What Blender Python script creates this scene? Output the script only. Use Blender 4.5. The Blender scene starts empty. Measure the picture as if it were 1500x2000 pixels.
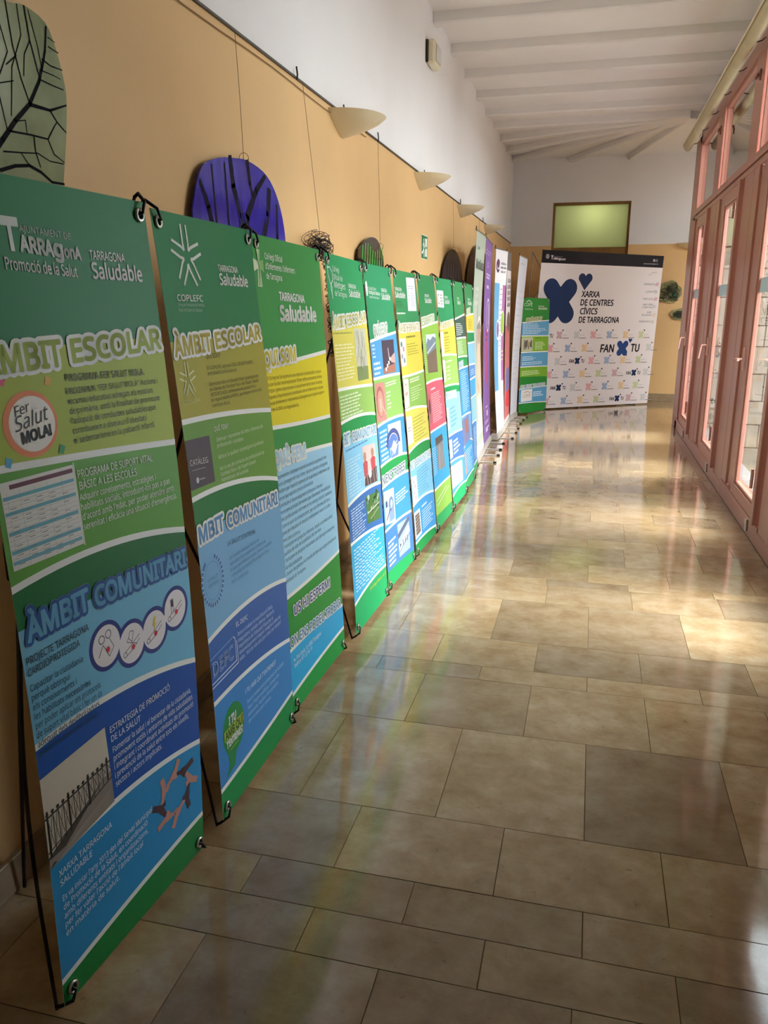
import bpy, bmesh, math, random
from mathutils import Vector, Matrix
R_ = random.Random(7)
SC = bpy.context.scene
COL = SC.collection

# ---------------------------------------------------------------- camera
f_px, W_px, H_px = 1550.0, 1500, 2000
cam_d = bpy.data.cameras.new('camera'); cam = bpy.data.objects.new('camera', cam_d); COL.objects.link(cam)
cam_d.sensor_fit = 'VERTICAL'; cam_d.sensor_height = 36.0; cam_d.lens = 36.0 * f_px / H_px
cam_d.clip_start = 0.02; cam_d.clip_end = 200
Yc = Vector((410, -400, f_px)).normalized()
Dn = Vector((-7, f_px * f_px / 400, f_px)); Dn = (Dn - Dn.dot(Yc) * Yc).normalized()
Xc = Dn.cross(Yc)
if Xc.x < 0: Xc = -Xc
Zc = -Dn
def c2w(v): return Vector((Xc.dot(v), Yc.dot(v), Zc.dot(v)))
rt, dn, fw = c2w(Vector((1, 0, 0))), c2w(Vector((0, 1, 0))), c2w(Vector((0, 0, 1)))
M = Matrix(((rt.x, -dn.x, -fw.x, 0), (rt.y, -dn.y, -fw.y, 0), (rt.z, -dn.z, -fw.z, 1.5), (0, 0, 0, 1)))
cam.matrix_world = M
SC.camera = cam
# ---------------------------------------------------------------- world, sun, exposure
wd = bpy.data.worlds.new('daylight'); SC.world = wd; wd.use_nodes = True
bg = wd.node_tree.nodes['Background']; bg.inputs[0].default_value = (0.86, 0.93, 1.0, 1); bg.inputs[1].default_value = 6.6
sd = bpy.data.lights.new('sun', 'SUN'); sd.energy = 3.7; sd.angle = math.radians(28); sd.color = (1.0, 0.97, 0.93)
sun = bpy.data.objects.new('sun', sd); COL.objects.link(sun); sun.location = (6, 4, 8)
sun.rotation_euler = Vector((1.0, -0.08, 0.80)).to_track_quat('Z', 'Y').to_euler()
SC.view_settings.view_transform = 'Standard'; SC.view_settings.look = 'None'
SC.view_settings.gamma = 1.0; SC.view_settings.use_curve_mapping = False
SC.view_settings.exposure = 1.12

# ---------------------------------------------------------------- helpers
def lin(c):
    if isinstance(c, str):
        c = c.lstrip('#'); c = [int(c[i:i + 2], 16) for i in (0, 2, 4)]
    return tuple(((x / 255) / 12.92 if x / 255 <= .04045 else ((x / 255 + .055) / 1.055) ** 2.4) for x in c) + (1,)
MATS = {}
def mat(name, col, rough=.6, spec=.5, metal=0, noise=0, scale=6, bump=0, bscale=60, col2=None, stretch=None):
    if name in MATS: return MATS[name]
    m = bpy.data.materials.new(name); m.use_nodes = True; MATS[name] = m
    nt = m.node_tree; b = nt.nodes['Principled BSDF']
    b.inputs['Base Color'].default_value = lin(col); b.inputs['Roughness'].default_value = rough
    b.inputs['Specular IOR Level'].default_value = spec; b.inputs['Metallic'].default_value = metal
    if noise or bump:
        tc = nt.nodes.new('ShaderNodeTexCoord'); src = tc.outputs['Object']
        if stretch:
            mp = nt.nodes.new('ShaderNodeMapping'); mp.inputs['Scale'].default_value = stretch
            nt.links.new(src, mp.inputs[0]); src = mp.outputs[0]
    if noise:
        n = nt.nodes.new('ShaderNodeTexNoise'); n.inputs['Scale'].default_value = scale; n.inputs['Detail'].default_value = 6
        nt.links.new(src, n.inputs['Vector'])
        r = nt.nodes.new('ShaderNodeValToRGB'); r.color_ramp.elements[0].position = .3; r.color_ramp.elements[1].position = .72
        a = lin(col); c2 = lin(col2) if col2 else tuple(max(0, x * (1 - noise)) for x in a[:3]) + (1,)
        r.color_ramp.elements[0].color = c2; r.color_ramp.elements[1].color = a
        nt.links.new(n.outputs[0], r.inputs[0]); nt.links.new(r.outputs[0], b.inputs['Base Color'])
    if bump:
        n2 = nt.nodes.new('ShaderNodeTexNoise'); n2.inputs['Scale'].default_value = bscale; n2.inputs['Detail'].default_value = 4
        nt.links.new(src, n2.inputs['Vector'])
        bp = nt.nodes.new('ShaderNodeBump'); bp.inputs['Strength'].default_value = bump; bp.inputs['Distance'].default_value = .01
        nt.links.new(n2.outputs[0], bp.inputs['Height']); nt.links.new(bp.outputs[0], b.inputs['Normal'])
    return m
def ink(c):
    return mat('vinyl_ink_' + c.lstrip('#').lower(), c, rough=.45, spec=.22)
def glass_mat(name, tint, refl=1.0, rough=0.0):
    m = bpy.data.materials.new(name); m.use_nodes = True; nt = m.node_tree
    nt.nodes.remove(nt.nodes['Principled BSDF']); out = nt.nodes['Material Output']
    tr = nt.nodes.new('ShaderNodeBsdfTransparent'); tr.inputs[0].default_value = tint
    gl = nt.nodes.new('ShaderNodeBsdfGlossy'); gl.inputs['Roughness'].default_value = rough
    fr = nt.nodes.new('ShaderNodeFresnel'); fr.inputs[0].default_value = 1.5
    ge = nt.nodes.new('ShaderNodeNewGeometry'); io = nt.nodes.new('ShaderNodeMath'); io.operation = 'MULTIPLY_ADD'; io.inputs[1].default_value = 1 / 1.5 - 1.5; io.inputs[2].default_value = 1.5
    nt.links.new(ge.outputs['Backfacing'], io.inputs[0]); nt.links.new(io.outputs[0], fr.inputs[0])   # same reflection on both faces of the pane
    mu = nt.nodes.new('ShaderNodeMath'); mu.operation = 'MULTIPLY'; mu.inputs[1].default_value = refl; mu.use_clamp = True
    mx = nt.nodes.new('ShaderNodeMixShader')
    nt.links.new(fr.outputs[0], mu.inputs[0]); nt.links.new(mu.outputs[0], mx.inputs[0])
    nt.links.new(tr.outputs[0], mx.inputs[1]); nt.links.new(gl.outputs[0], mx.inputs[2]); nt.links.new(mx.outputs[0], out.inputs[0])
    MATS[name] = m; return m

class MB:
    """collects geometry for ONE mesh object"""
    def __init__(s): s.v = []; s.f = []; s.mi = []; s.mats = []; s.sm = []
    def m(s, mt):
        if mt not in s.mats: s.mats.append(mt)
        return s.mats.index(mt)
    def add(s, vs, fs, mt, smooth=False):
        o = len(s.v); s.v += [tuple(v) for v in vs]; k = s.m(mt)
        for f in fs: s.f.append([i + o for i in f]); s.mi.append(k); s.sm.append(smooth)
    def box(s, x0, x1, y0, y1, z0, z1, mt, ch=0.0):
        if ch <= 0:
            vs = [(x, y, z) for z in (z0, z1) for y in (y0, y1) for x in (x0, x1)]
            s.add(vs, [(0, 2, 3, 1), (4, 5, 7, 6), (0, 1, 5, 4), (2, 6, 7, 3), (0, 4, 6, 2), (1, 3, 7, 5)], mt); return
        bm = bmesh.new(); bmesh.ops.create_cube(bm, size=1)
        for v in bm.verts: v.co = Vector(((x0 + x1) / 2 + v.co.x * (x1 - x0), (y0 + y1) / 2 + v.co.y * (y1 - y0), (z0 + z1) / 2 + v.co.z * (z1 - z0)))
        bmesh.ops.bevel(bm, geom=bm.edges[:], offset=ch, segments=1, affect='EDGES', profile=.5)
        s.bm(bm, mt)
    def bm(s, bm, mt, smooth=False):
        bm.verts.ensure_lookup_table(); s.add([v.co[:] for v in bm.verts], [[v.index for v in f.verts] for f in bm.faces], mt, smooth); bm.free()
    def tube(s, pts, r, mt, n=8, caps=True):
        pts = [Vector(p) for p in pts]; vs = []; fs = []
        rr = r if isinstance(r, (list, tuple)) else [r] * len(pts)
        up = Vector((0, 0, 1))
        prev = None
        for i, p in enumerate(pts):
            d = (pts[min(i + 1, len(pts) - 1)] - pts[max(i - 1, 0)]).normalized()
            if prev is None:
                a = d.cross(up) if abs(d.z) < .95 else d.cross(Vector((1, 0, 0)))
            else: a = prev - prev.dot(d) * d
            a.normalize(); b = d.cross(a); prev = a
            for k in range(n):
                t = 2 * math.pi * k / n; vs.append(p + a * math.cos(t) * rr[i] + b * math.sin(t) * rr[i])
        for i in range(len(pts) - 1):
            for k in range(n): fs.append((i * n + k, i * n + (k + 1) % n, (i + 1) * n + (k + 1) % n, (i + 1) * n + k))
        s.add(vs, fs, mt, True)
        if caps:
            o = len(pts) - 1
            s.add([vs[k] for k in range(n)], [tuple(range(n))[::-1]], mt); s.add([vs[o * n + k] for k in range(n)], [tuple(range(n))], mt)
    def torus(s, c, nrm, R, r, mt, n=14, k=6):
        nrm = Vector(nrm).normalized(); a = nrm.orthogonal().normalized(); b = nrm.cross(a); c = Vector(c)
        vs = []; fs = []
        for i in range(n):
            t = 2 * math.pi * i / n; d = a * math.cos(t) + b * math.sin(t)
            for j in range(k):
                q = 2 * math.pi * j / k; vs.append(c + d * (R + r * math.cos(q)) + nrm * r * math.sin(q))
        for i in range(n):
            for j in range(k): fs.append((i * k + j, ((i + 1) % n) * k + j, ((i + 1) % n) * k + (j + 1) % k, i * k + (j + 1) % k))
        s.add(vs, fs, mt, True)
    def build(s, name, parent=None, loc=None, **props):
        me = bpy.data.meshes.new(name)
        if loc:
            s.v = [(x - loc[0], y - loc[1], z - loc[2]) for x, y, z in s.v]
        me.from_pydata(s.v, [], s.f); me.update()
        for mt in s.mats: me.materials.append(mt)
        me.polygons.foreach_set('material_index', s.mi); me.polygons.foreach_set('use_smooth', s.sm)
        o = bpy.data.objects.new(name, me); COL.objects.link(o)
        if loc: o.location = loc
        if parent is not None:
            o.parent = parent
            if parent.parent is None: o.location = Vector(o.location) - Vector(parent.location)
            else: o.location = Vector(o.location) - Vector(parent.location) - Vector(parent.parent.location)
        for k, v in props.items(): o[k] = v
        return o
def thing(name, label, cat, loc=(0, 0, 0), group=None):
    o = bpy.data.objects.new(name, None); COL.objects.link(o); o.location = loc; o.empty_display_size = .1
    o['label'] = label; o['category'] = cat
    if group: o['group'] = group
    return o
def tag(o, label, cat, group=None):
    o['label'] = label; o['category'] = cat
    if group: o['group'] = group
    return o
def struct(o, label, cat):
    o['kind'] = 'structure'; o['label'] = label; o['category'] = cat; return o
# ================================================================= materials
M_white = mat('white_plaster', '#EFEAE8', .85, .2, noise=.05, scale=1.2, bump=.15, bscale=35)
M_ceil = mat('ceiling_paint', '#F0EAE6', .85, .2, noise=.04, scale=2, bump=.12, bscale=30)
M_yel = mat('ochre_wall_paint', '#ECC086', .5, .35, noise=.10, scale=1.6, bump=.06, bscale=40)
M_skirt = mat('stone_skirting', '#A88E6E', .35, .5, noise=.25, scale=9, bump=.05)
M_grout = mat('grout', '#6E5C48', .9, .2)
M_frame = mat('salmon_window_paint', '#B87C6C', .32, .5, noise=.06, scale=3)
M_stone = mat('courtyard_stone', '#9E9280', .9, .2, noise=.35, scale=5, bump=.6, bscale=18)
M_stone_joint = mat('mortar', '#6E6456', .95, .1)
M_conc = mat('courtyard_paving', '#8E9092', .85, .2, noise=.15, scale=3, bump=.1)
M_gut = mat('cream_tube_paint', '#CFC09A', .45, .4, noise=.14, scale=7)
M_metal = mat('brushed_metal', '#B8B5AE', .3, .5, metal=1)
M_dark = mat('black_plastic', '#141210', .45, .4)
M_rod = mat('black_fibreglass', '#181412', .35, .5)
M_rail = mat('grey_rail', '#5A544E', .5, .5, metal=.6)
M_wood = mat('door_wood', '#9A7038', .5, .4, noise=.3, scale=3, stretch=(2, 2, .3))
M_cer = mat('cream_ceramic', '#E9DCBC', .35, .5)
M_glass = glass_mat('window_glass', (.95, .97, .96, 1), 1.1)
M_glass_up = glass_mat('upper_glass', (.86, .87, .85, 1), 3.0)
# floor stone: per-tile tint from the object's own random number, grain and pits from noise
def floor_stone():
    m = bpy.data.materials.new('polished_limestone'); m.use_nodes = True; nt = m.node_tree; L = nt.links.new
    b = nt.nodes['Principled BSDF']
    tc = nt.nodes.new('ShaderNodeTexCoord'); oi = nt.nodes.new('ShaderNodeObjectInfo')
    geo = nt.nodes.new('ShaderNodeNewGeometry')
    mp = nt.nodes.new('ShaderNodeMapping'); mp.inputs['Scale'].default_value = (1, 1.15, 1)
    L(geo.outputs['Position'], mp.inputs[0])
    off = nt.nodes.new('ShaderNodeVectorMath'); off.operation = 'SCALE'; 
    cx = nt.nodes.new('ShaderNodeCombineXYZ'); L(oi.outputs['Random'], cx.inputs[0]); L(oi.outputs['Random'], cx.inputs[2])
    L(cx.outputs[0], off.inputs[0]); off.inputs['Scale'].default_value = 37.0
    ad = nt.nodes.new('ShaderNodeVectorMath'); ad.operation = 'ADD'; L(mp.outputs[0], ad.inputs[0]); L(off.outputs[0], ad.inputs[1])
    n1 = nt.nodes.new('ShaderNodeTexNoise'); n1.inputs['Scale'].default_value = 7; n1.inputs['Detail'].default_value = 12; n1.inputs['Roughness'].default_value = .68; n1.inputs['Distortion'].default_value = .15
    L(ad.outputs[0], n1.inputs['Vector'])
    r1 = nt.nodes.new('ShaderNodeValToRGB'); e = r1.color_ramp.elements
    e[0].position = .25; e[0].color = lin('#A2845F'); e[1].position = .75; e[1].color = lin('#D8C9B0')
    x = e.new(.5); x.color = lin('#C0AA88')
    L(n1.outputs[0], r1.inputs[0])
    r2 = nt.nodes.new('ShaderNodeValToRGB'); e = r2.color_ramp.elements; r2.color_ramp.interpolation = 'LINEAR'
    e[0].position = 0; e[0].color = lin('#B4ABA4'); e[1].position = 1; e[1].color = lin('#F2E8DA')
    for p, c in ((.25, '#D2C8BC'), (.5, '#F6EAD6'), (.75, '#CCC2B6')):
        q = e.new(p); q.color = lin(c)
    L(oi.outputs['Random'], r2.inputs[0])
    mx = nt.nodes.new('ShaderNodeMix'); mx.data_type = 'RGBA'; mx.blend_type = 'MULTIPLY'; mx.inputs[0].default_value = .8
    L(r1.outputs[0], mx.inputs[6]); L(r2.outputs[0], mx.inputs[7])
    # small dark pits and scuffs
    n2 = nt.nodes.new('ShaderNodeTexNoise'); n2.inputs['Scale'].default_value = 34; n2.inputs['Detail'].default_value = 5; n2.inputs['Roughness'].default_value = .7
    L(ad.outputs[0], n2.inputs['Vector'])
    r3 = nt.nodes.new('ShaderNodeValToRGB'); e = r3.color_ramp.elements; e[0].position = .63; e[0].color = (0, 0, 0, 1); e[1].position = .70; e[1].color = (1, 1, 1, 1)
    L(n2.outputs[0], r3.inputs[0])
    mx2 = nt.nodes.new('ShaderNodeMix'); mx2.data_type = 'RGBA'; mx2.inputs[7].default_value = lin('#7A6654')
    sc = nt.nodes.new('ShaderNodeMath'); sc.operation = 'MULTIPLY'; sc.inputs[1].default_value = .55; L(r3.outputs[0], sc.inputs[0])
    L(sc.outputs[0], mx2.inputs[0]); L(mx.outputs[2], mx2.inputs[6]); L(mx2.outputs[2], b.inputs['Base Color'])
    n3 = nt.nodes.new('ShaderNodeTexNoise'); n3.inputs['Scale'].default_value = 3.5; n3.inputs['Detail'].default_value = 6; L(geo.outputs['Position'], n3.inputs['Vector'])
    mr = nt.nodes.new('ShaderNodeMapRange'); mr.inputs[1].default_value = .3; mr.inputs[2].default_value = .7; mr.inputs[3].default_value = .05; mr.inputs[4].default_value = .13
    L(n3.outputs[0], mr.inputs[0]); L(mr.outputs[0], b.inputs['Roughness'])
    bp = nt.nodes.new('ShaderNodeBump'); bp.inputs['Strength'].default_value = .006; bp.inputs['Distance'].default_value = .01
    n4 = nt.nodes.new('ShaderNodeTexNoise'); n4.inputs['Scale'].default_value = 7; L(ad.outputs[0], n4.inputs['Vector'])
    L(n4.outputs[0], bp.inputs['Height']); L(bp.outputs[0], b.inputs['Normal'])
    b.inputs['Specular IOR Level'].default_value = .5; b.inputs['Coat Weight'].default_value = .55; b.inputs['Coat Roughness'].default_value = .075
    return m
M_floor = floor_stone()
M_edge = mat('stone_edge', '#9A8262', .9, .1)

# ================================================================= the shell
XL, XR, YE, YB, ZC, ZY = -1.40, 1.10, 13.9, -2.2, 3.80, 2.52
X_END = 6.0; POST0 = 11.0; PITCH = 1.965
# ---- floor: a bed of grout with every stone tile its own piece
fb = MB(); fb.box(XL - .1, XR + .12, YB, 11.2, -.10, -.0035, M_grout); fb.box(XL - .1, X_END, 11.2, YE + .1, -.10, -.0035, M_grout)
floor = struct(fb.build('floor'), 'polished beige limestone tile floor of the corridor', 'floor')
rows = [-2.2, -1.75, -1.3, -.9, -.4, 0, .35, .85, 1.18, 1.48, 1.63, 1.785, 2.075, 2.615, 3.025, 3.155, 3.455, 3.99, 4.275, 4.38, 4.70, 5.07, 5.26, 5.73, 6.03, 6.38, 6.76, 7.04, 7.4, 7.75, 8.1,
        8.55, 9.0, 9.3, 9.8, 10.3, 10.8, 11.05, 11.4, 11.9, 12.25, 12.7, 13.1, 13.5, 13.9]
joint0 = {1.18: -.39, 1.48: -.60, 1.63: -.37, 1.785: -.60, 2.075: -.37, 2.615: -.59, 3.025: -.37, 3.155: -.59, 3.455: -.37, 3.99: -.59}
tile_mesh = {}
def tile_geo(mb, x0, x1, y0, y1, z, mt, tx=0, ty=0):
    g, c = .0006, .0009
    x0 += g; x1 -= g; y0 += g; y1 -= g
    vs = [(x0, y0, -.012), (x1, y0, -.012), (x1, y1, -.012), (x0, y1, -.012), (x0, y0, z - c), (x1, y0, z - c), (x1, y1, z - c), (x0, y1, z - c),
          (x0 + c, y0 + c, z), (x1 - c, y0 + c, z), (x1 - c, y1 - c, z), (x0 + c, y1 - c, z)]
    xm, ym = (x0 + x1) / 2, (y0 + y1) / 2; vs = [(x, y, q + (x - xm) * ty + (y - ym) * tx) for x, y, q in vs]
    fs = [(8, 9, 10, 11)]
    for a in range(4):
        b = (a + 1) % 4; fs += [(a, b, b + 4, a + 4), (a + 4, b + 4, b + 8, a + 8)]
    mb.add(vs, fs[:1], mt); mb.add(vs, fs[1:], M_edge)
far_tiles = MB()
def add_tile(x0, x1, y0, y1, single):
    if x1 - x0 < .012: return
    if not single:
        tile_geo(far_tiles, x0, x1, y0, y1, R_.uniform(-.0002, .0002), M_floor, R_.uniform(-.0011, .0011), R_.uniform(-.0008, .0008)); return
    key = (round(x1 - x0, 3), round(y1 - y0, 3))
    if key not in tile_mesh:
        t = MB(); w, d = key; tile_geo(t, -w / 2, w / 2, -d / 2, d / 2, 0, M_floor)
        me = bpy.data.meshes.new('tile'); me.from_pydata(t.v, [], t.f); me.materials.append(M_floor); me.materials.append(M_edge); me.polygons.foreach_set('material_index', t.mi); tile_mesh[key] = me
    o = bpy.data.objects.new('tile', tile_mesh[key]); COL.objects.link(o); o.parent = floor
    o.location = ((x0 + x1) / 2, (y0 + y1) / 2, R_.uniform(-.0002, .0001))
    o.rotation_euler = (R_.uniform(-.0011, .0011), R_.uniform(-.0008, .0008), 0)
for i in range(len(rows) - 1):
    y0, y1 = rows[i], rows[i + 1]
    j = joint0.get(y0, (-.37 if i % 2 else -.59) + R_.uniform(-.03, .03) * (y0 > 4))
    step = .44
    if y0 == 3.025: step = .44
    single = -.5 < y0 < 9.2
    xs = [XL]; x = j - step * 4
    xe = XR if y1 <= 11.2 else X_END
    while x < xe:
        if x > XL + .02: xs.append(x)
        x += step
    xs.append(xe)
    for a, b in zip(xs, xs[1:]): add_tile(a, b, y0, y1, single)
far_tiles.build('far_tile', floor, kind='stuff')

# ---- left wall: ochre below, white above, stone skirting
w = MB(); w.box(XL - .25, XL, YB, YE + .2, -.1, ZY, M_yel)
w.box(XL - .25, XL - .001, YB, YE + .2, ZY, ZC + .3, M_white)
wl = struct(w.build('wall_left'), 'long corridor wall, ochre paint below and white plaster above', 'wall')
b = MB(); b.box(XL, XL + .018, YB, YE, 0, .10, M_skirt, .003); struct(b.build('baseboard_left'), 'low stone skirting along the ochre left wall', 'baseboard')
# ---- end wall with its recess for the door and fan light
DX0, DX1, DZ0, DZ1 = -.74, .47, 2.40, 3.13
w = MB()
for (a, c) in ((XL - .2, DX0), (DX1, X_END)):
    w.box(a, c, YE, YE + .25, -.1, 2.47, M_yel); w.box(a, c, YE, YE + .25, 2.47, ZC + .3, M_white)
w.box(DX0, DX1, YE, YE + .25, DZ1, ZC + .3, M_white)
struct(w.build('wall_end'), 'end wall of the corridor, ochre below and white above, behind the big backdrop', 'wall')
b = MB(); b.box(DX1, X_END, YE - .018, YE, 0, .12, M_skirt, .003); b.box(XL + .02, DX0, YE - .018, YE, 0, .12, M_skirt, .003)
struct(b.build('baseboard_end'), 'stone skirting at the foot of the end wall', 'baseboard')
# room behind the fan light
w = MB(); w.box(DX0 - .6, DX1 + .6, YE + 1.5, YE + 1.6, -.1, 3.9, M_white); w.box(DX0 - .7, DX0 - .6, YE + .25, YE + 1.6, -.1, 3.9, M_white); w.box(DX1 + .6, DX1 + .7, YE + .25, YE + 1.6, -.1, 3.9, M_white)
w.box(DX0 - .7, DX1 + .7, YE + .25, YE + 1.6, 3.8, 3.9, M_white); w.box(DX0 - .7, DX1 + .7, YE + .25, YE + 1.6, -.2, -.1, M_white)
struct(w.build('wall_behind_door'), 'white room behind the green lit fan light', 'wall')
dr = bpy.data.objects.new('door_1', None); COL.objects.link(dr); dr.location = (0, YE, 0); struct(dr, 'wooden double door with a green lit fan light above, behind the backdrop', 'door')
d = MB(); d.box(DX0, DX0 + .035, YE + .05, YE + .16, 0, DZ1, M_wood, .004); d.box(DX1 - .035, DX1, YE + .05, YE + .16, 0, DZ1, M_wood, .004)
d.box(DX0 + .035, DX1 - .035, YE + .05, YE + .16, DZ1 - .04, DZ1, M_wood, .004); d.box(DX0 + .035, DX1 - .035, YE + .04, YE + .16, 2.30, 2.44, M_wood, .006); d.build('door_frame', dr)
for k, (a, c) in enumerate(((DX0 + .04, -.14), (-.13, DX1 - .04))):
    d = MB(); d.box(a, c, YE + .09, YE + .13, .01, 2.29, M_wood, .004)
    for z0, z1 in ((.15, .95), (1.05, 2.15)):
        d.box(a + .09, c - .09, YE + .078, YE + .10, z0, z1, M_wood, .01)
    d.build('door_leaf', dr)
M_green = bpy.data.materials.new('green_frosted_glass'); M_green.use_nodes = True; nt = M_green.node_tree; nt.nodes.remove(nt.nodes['Principled BSDF'])
t1 = nt.nodes.new('ShaderNodeBsdfTranslucent'); t1.inputs[0].default_value = lin('#D0D6B4'); t2 = nt.nodes.new('ShaderNodeBsdfDiffuse'); t2.inputs[0].default_value = lin('#A8B888')
mxs = nt.nodes.new('ShaderNodeMixShader'); mxs.inputs[0].default_value = .35; nt.links.new(t1.outputs[0], mxs.inputs[1]); nt.links.new(t2.outputs[0], mxs.inputs[2]); nt.links.new(mxs.outputs[0], nt.nodes['Material Output'].inputs[0])
d = MB(); d.box(DX0 + .035, DX1 - .035, YE + .10, YE + .11, 2.44, DZ1 - .04, M_green); o = d.build('pane', dr); o['label'] = 'green frosted fan light pane lit from behind'
pl = bpy.data.lights.new('room_lamp', 'POINT'); pl.energy = 8; pl.color = (1, .97, .80); pl.shadow_soft_size = .06
po = bpy.data.objects.new('room_lamp', pl); COL.objects.link(po); po.location = (-.10, YE + .52, 2.98)
# ---- ceiling and beams
c = MB(); c.box(XL - .25, XR + .36, YB - .2, 11.2, ZC, ZC + .25, M_ceil); c.box(XL - .25, X_END + .2, 11.2, YE + .25, ZC, ZC + .25, M_ceil)
ceil = struct(c.build('ceiling'), 'white ceiling with shallow white cross beams', 'ceiling')
y = 10.42
def beam(p0, p1, wdt=.12, zz=3.715):
    p0, p1 = Vector(p0), Vector(p1); d = (p1 - p0).normalized(); n = Vector((-d.y, d.x)) * wdt / 2
    q = [p0 + n, p0 - n, p1 - n, p1 + n]; cc = .012
    b = MB(); q2 = [p0 + n * .82, p0 - n * .82, p1 - n * .82, p1 + n * .82]
    vs = [(a.x, a.y, ZC) for a in q] + [(a.x, a.y, zz + cc) for a in q] + [(a.x, a.y, zz) for a in q2]
    fs = [(8, 9, 10, 11)]
    for a in range(4):
        e = (a + 1) % 4; fs += [(a, a + 4, e + 4, e), (a + 4, a + 8, e + 8, e + 4)]
    b.add(vs, fs, M_ceil); b.build('beam', ceil)
while y > YB:
    beam((XL, y), (XR, y)); y -= .825
for k_, q in enumerate(((-1.4, 11.15), (-1.4, 12.0), (-1.4, 12.85), (-1.4, 13.65), (-.50, 13.9), (.42, 13.9))):
    a_ = Vector((1.08, 11.05)); d_ = (Vector(q) - a_).normalized(); beam(q, a_ + d_ * (.10 + .06 * (k_ % 2)), .10, 3.715 + .0025 * k_)
for q in (1.5, 2.4, 3.3, 4.2, 5.1): beam((q, 11.2), (q, 13.9))
# ---- right wall: masonry behind the camera and over the glazing
w = MB(); w.box(XR, XR + .35, YB, POST0 - 4 * PITCH - .2, -.1, ZC + .2, M_white)
w.box(XR + .02, XR + .35, YB, POST0 + .2, 3.50, ZC + .2, M_white)
struct(w.build('wall_right'), 'white wall band above the salmon window frames', 'wall')
w = MB(); w.box(XL - .25, XR + .35, YB - .2, YB, -.1, ZC + .2, M_white); struct(w.build('wall_back'), 'white wall closing the corridor behind the viewer', 'wall')
w = MB(); w.box(X_END, X_END + .2, 11.0, YE + .25, -.1, ZC + .2, M_white); struct(w.build('wall_far_right'), 'white wall closing the side corridor', 'wall')

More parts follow.
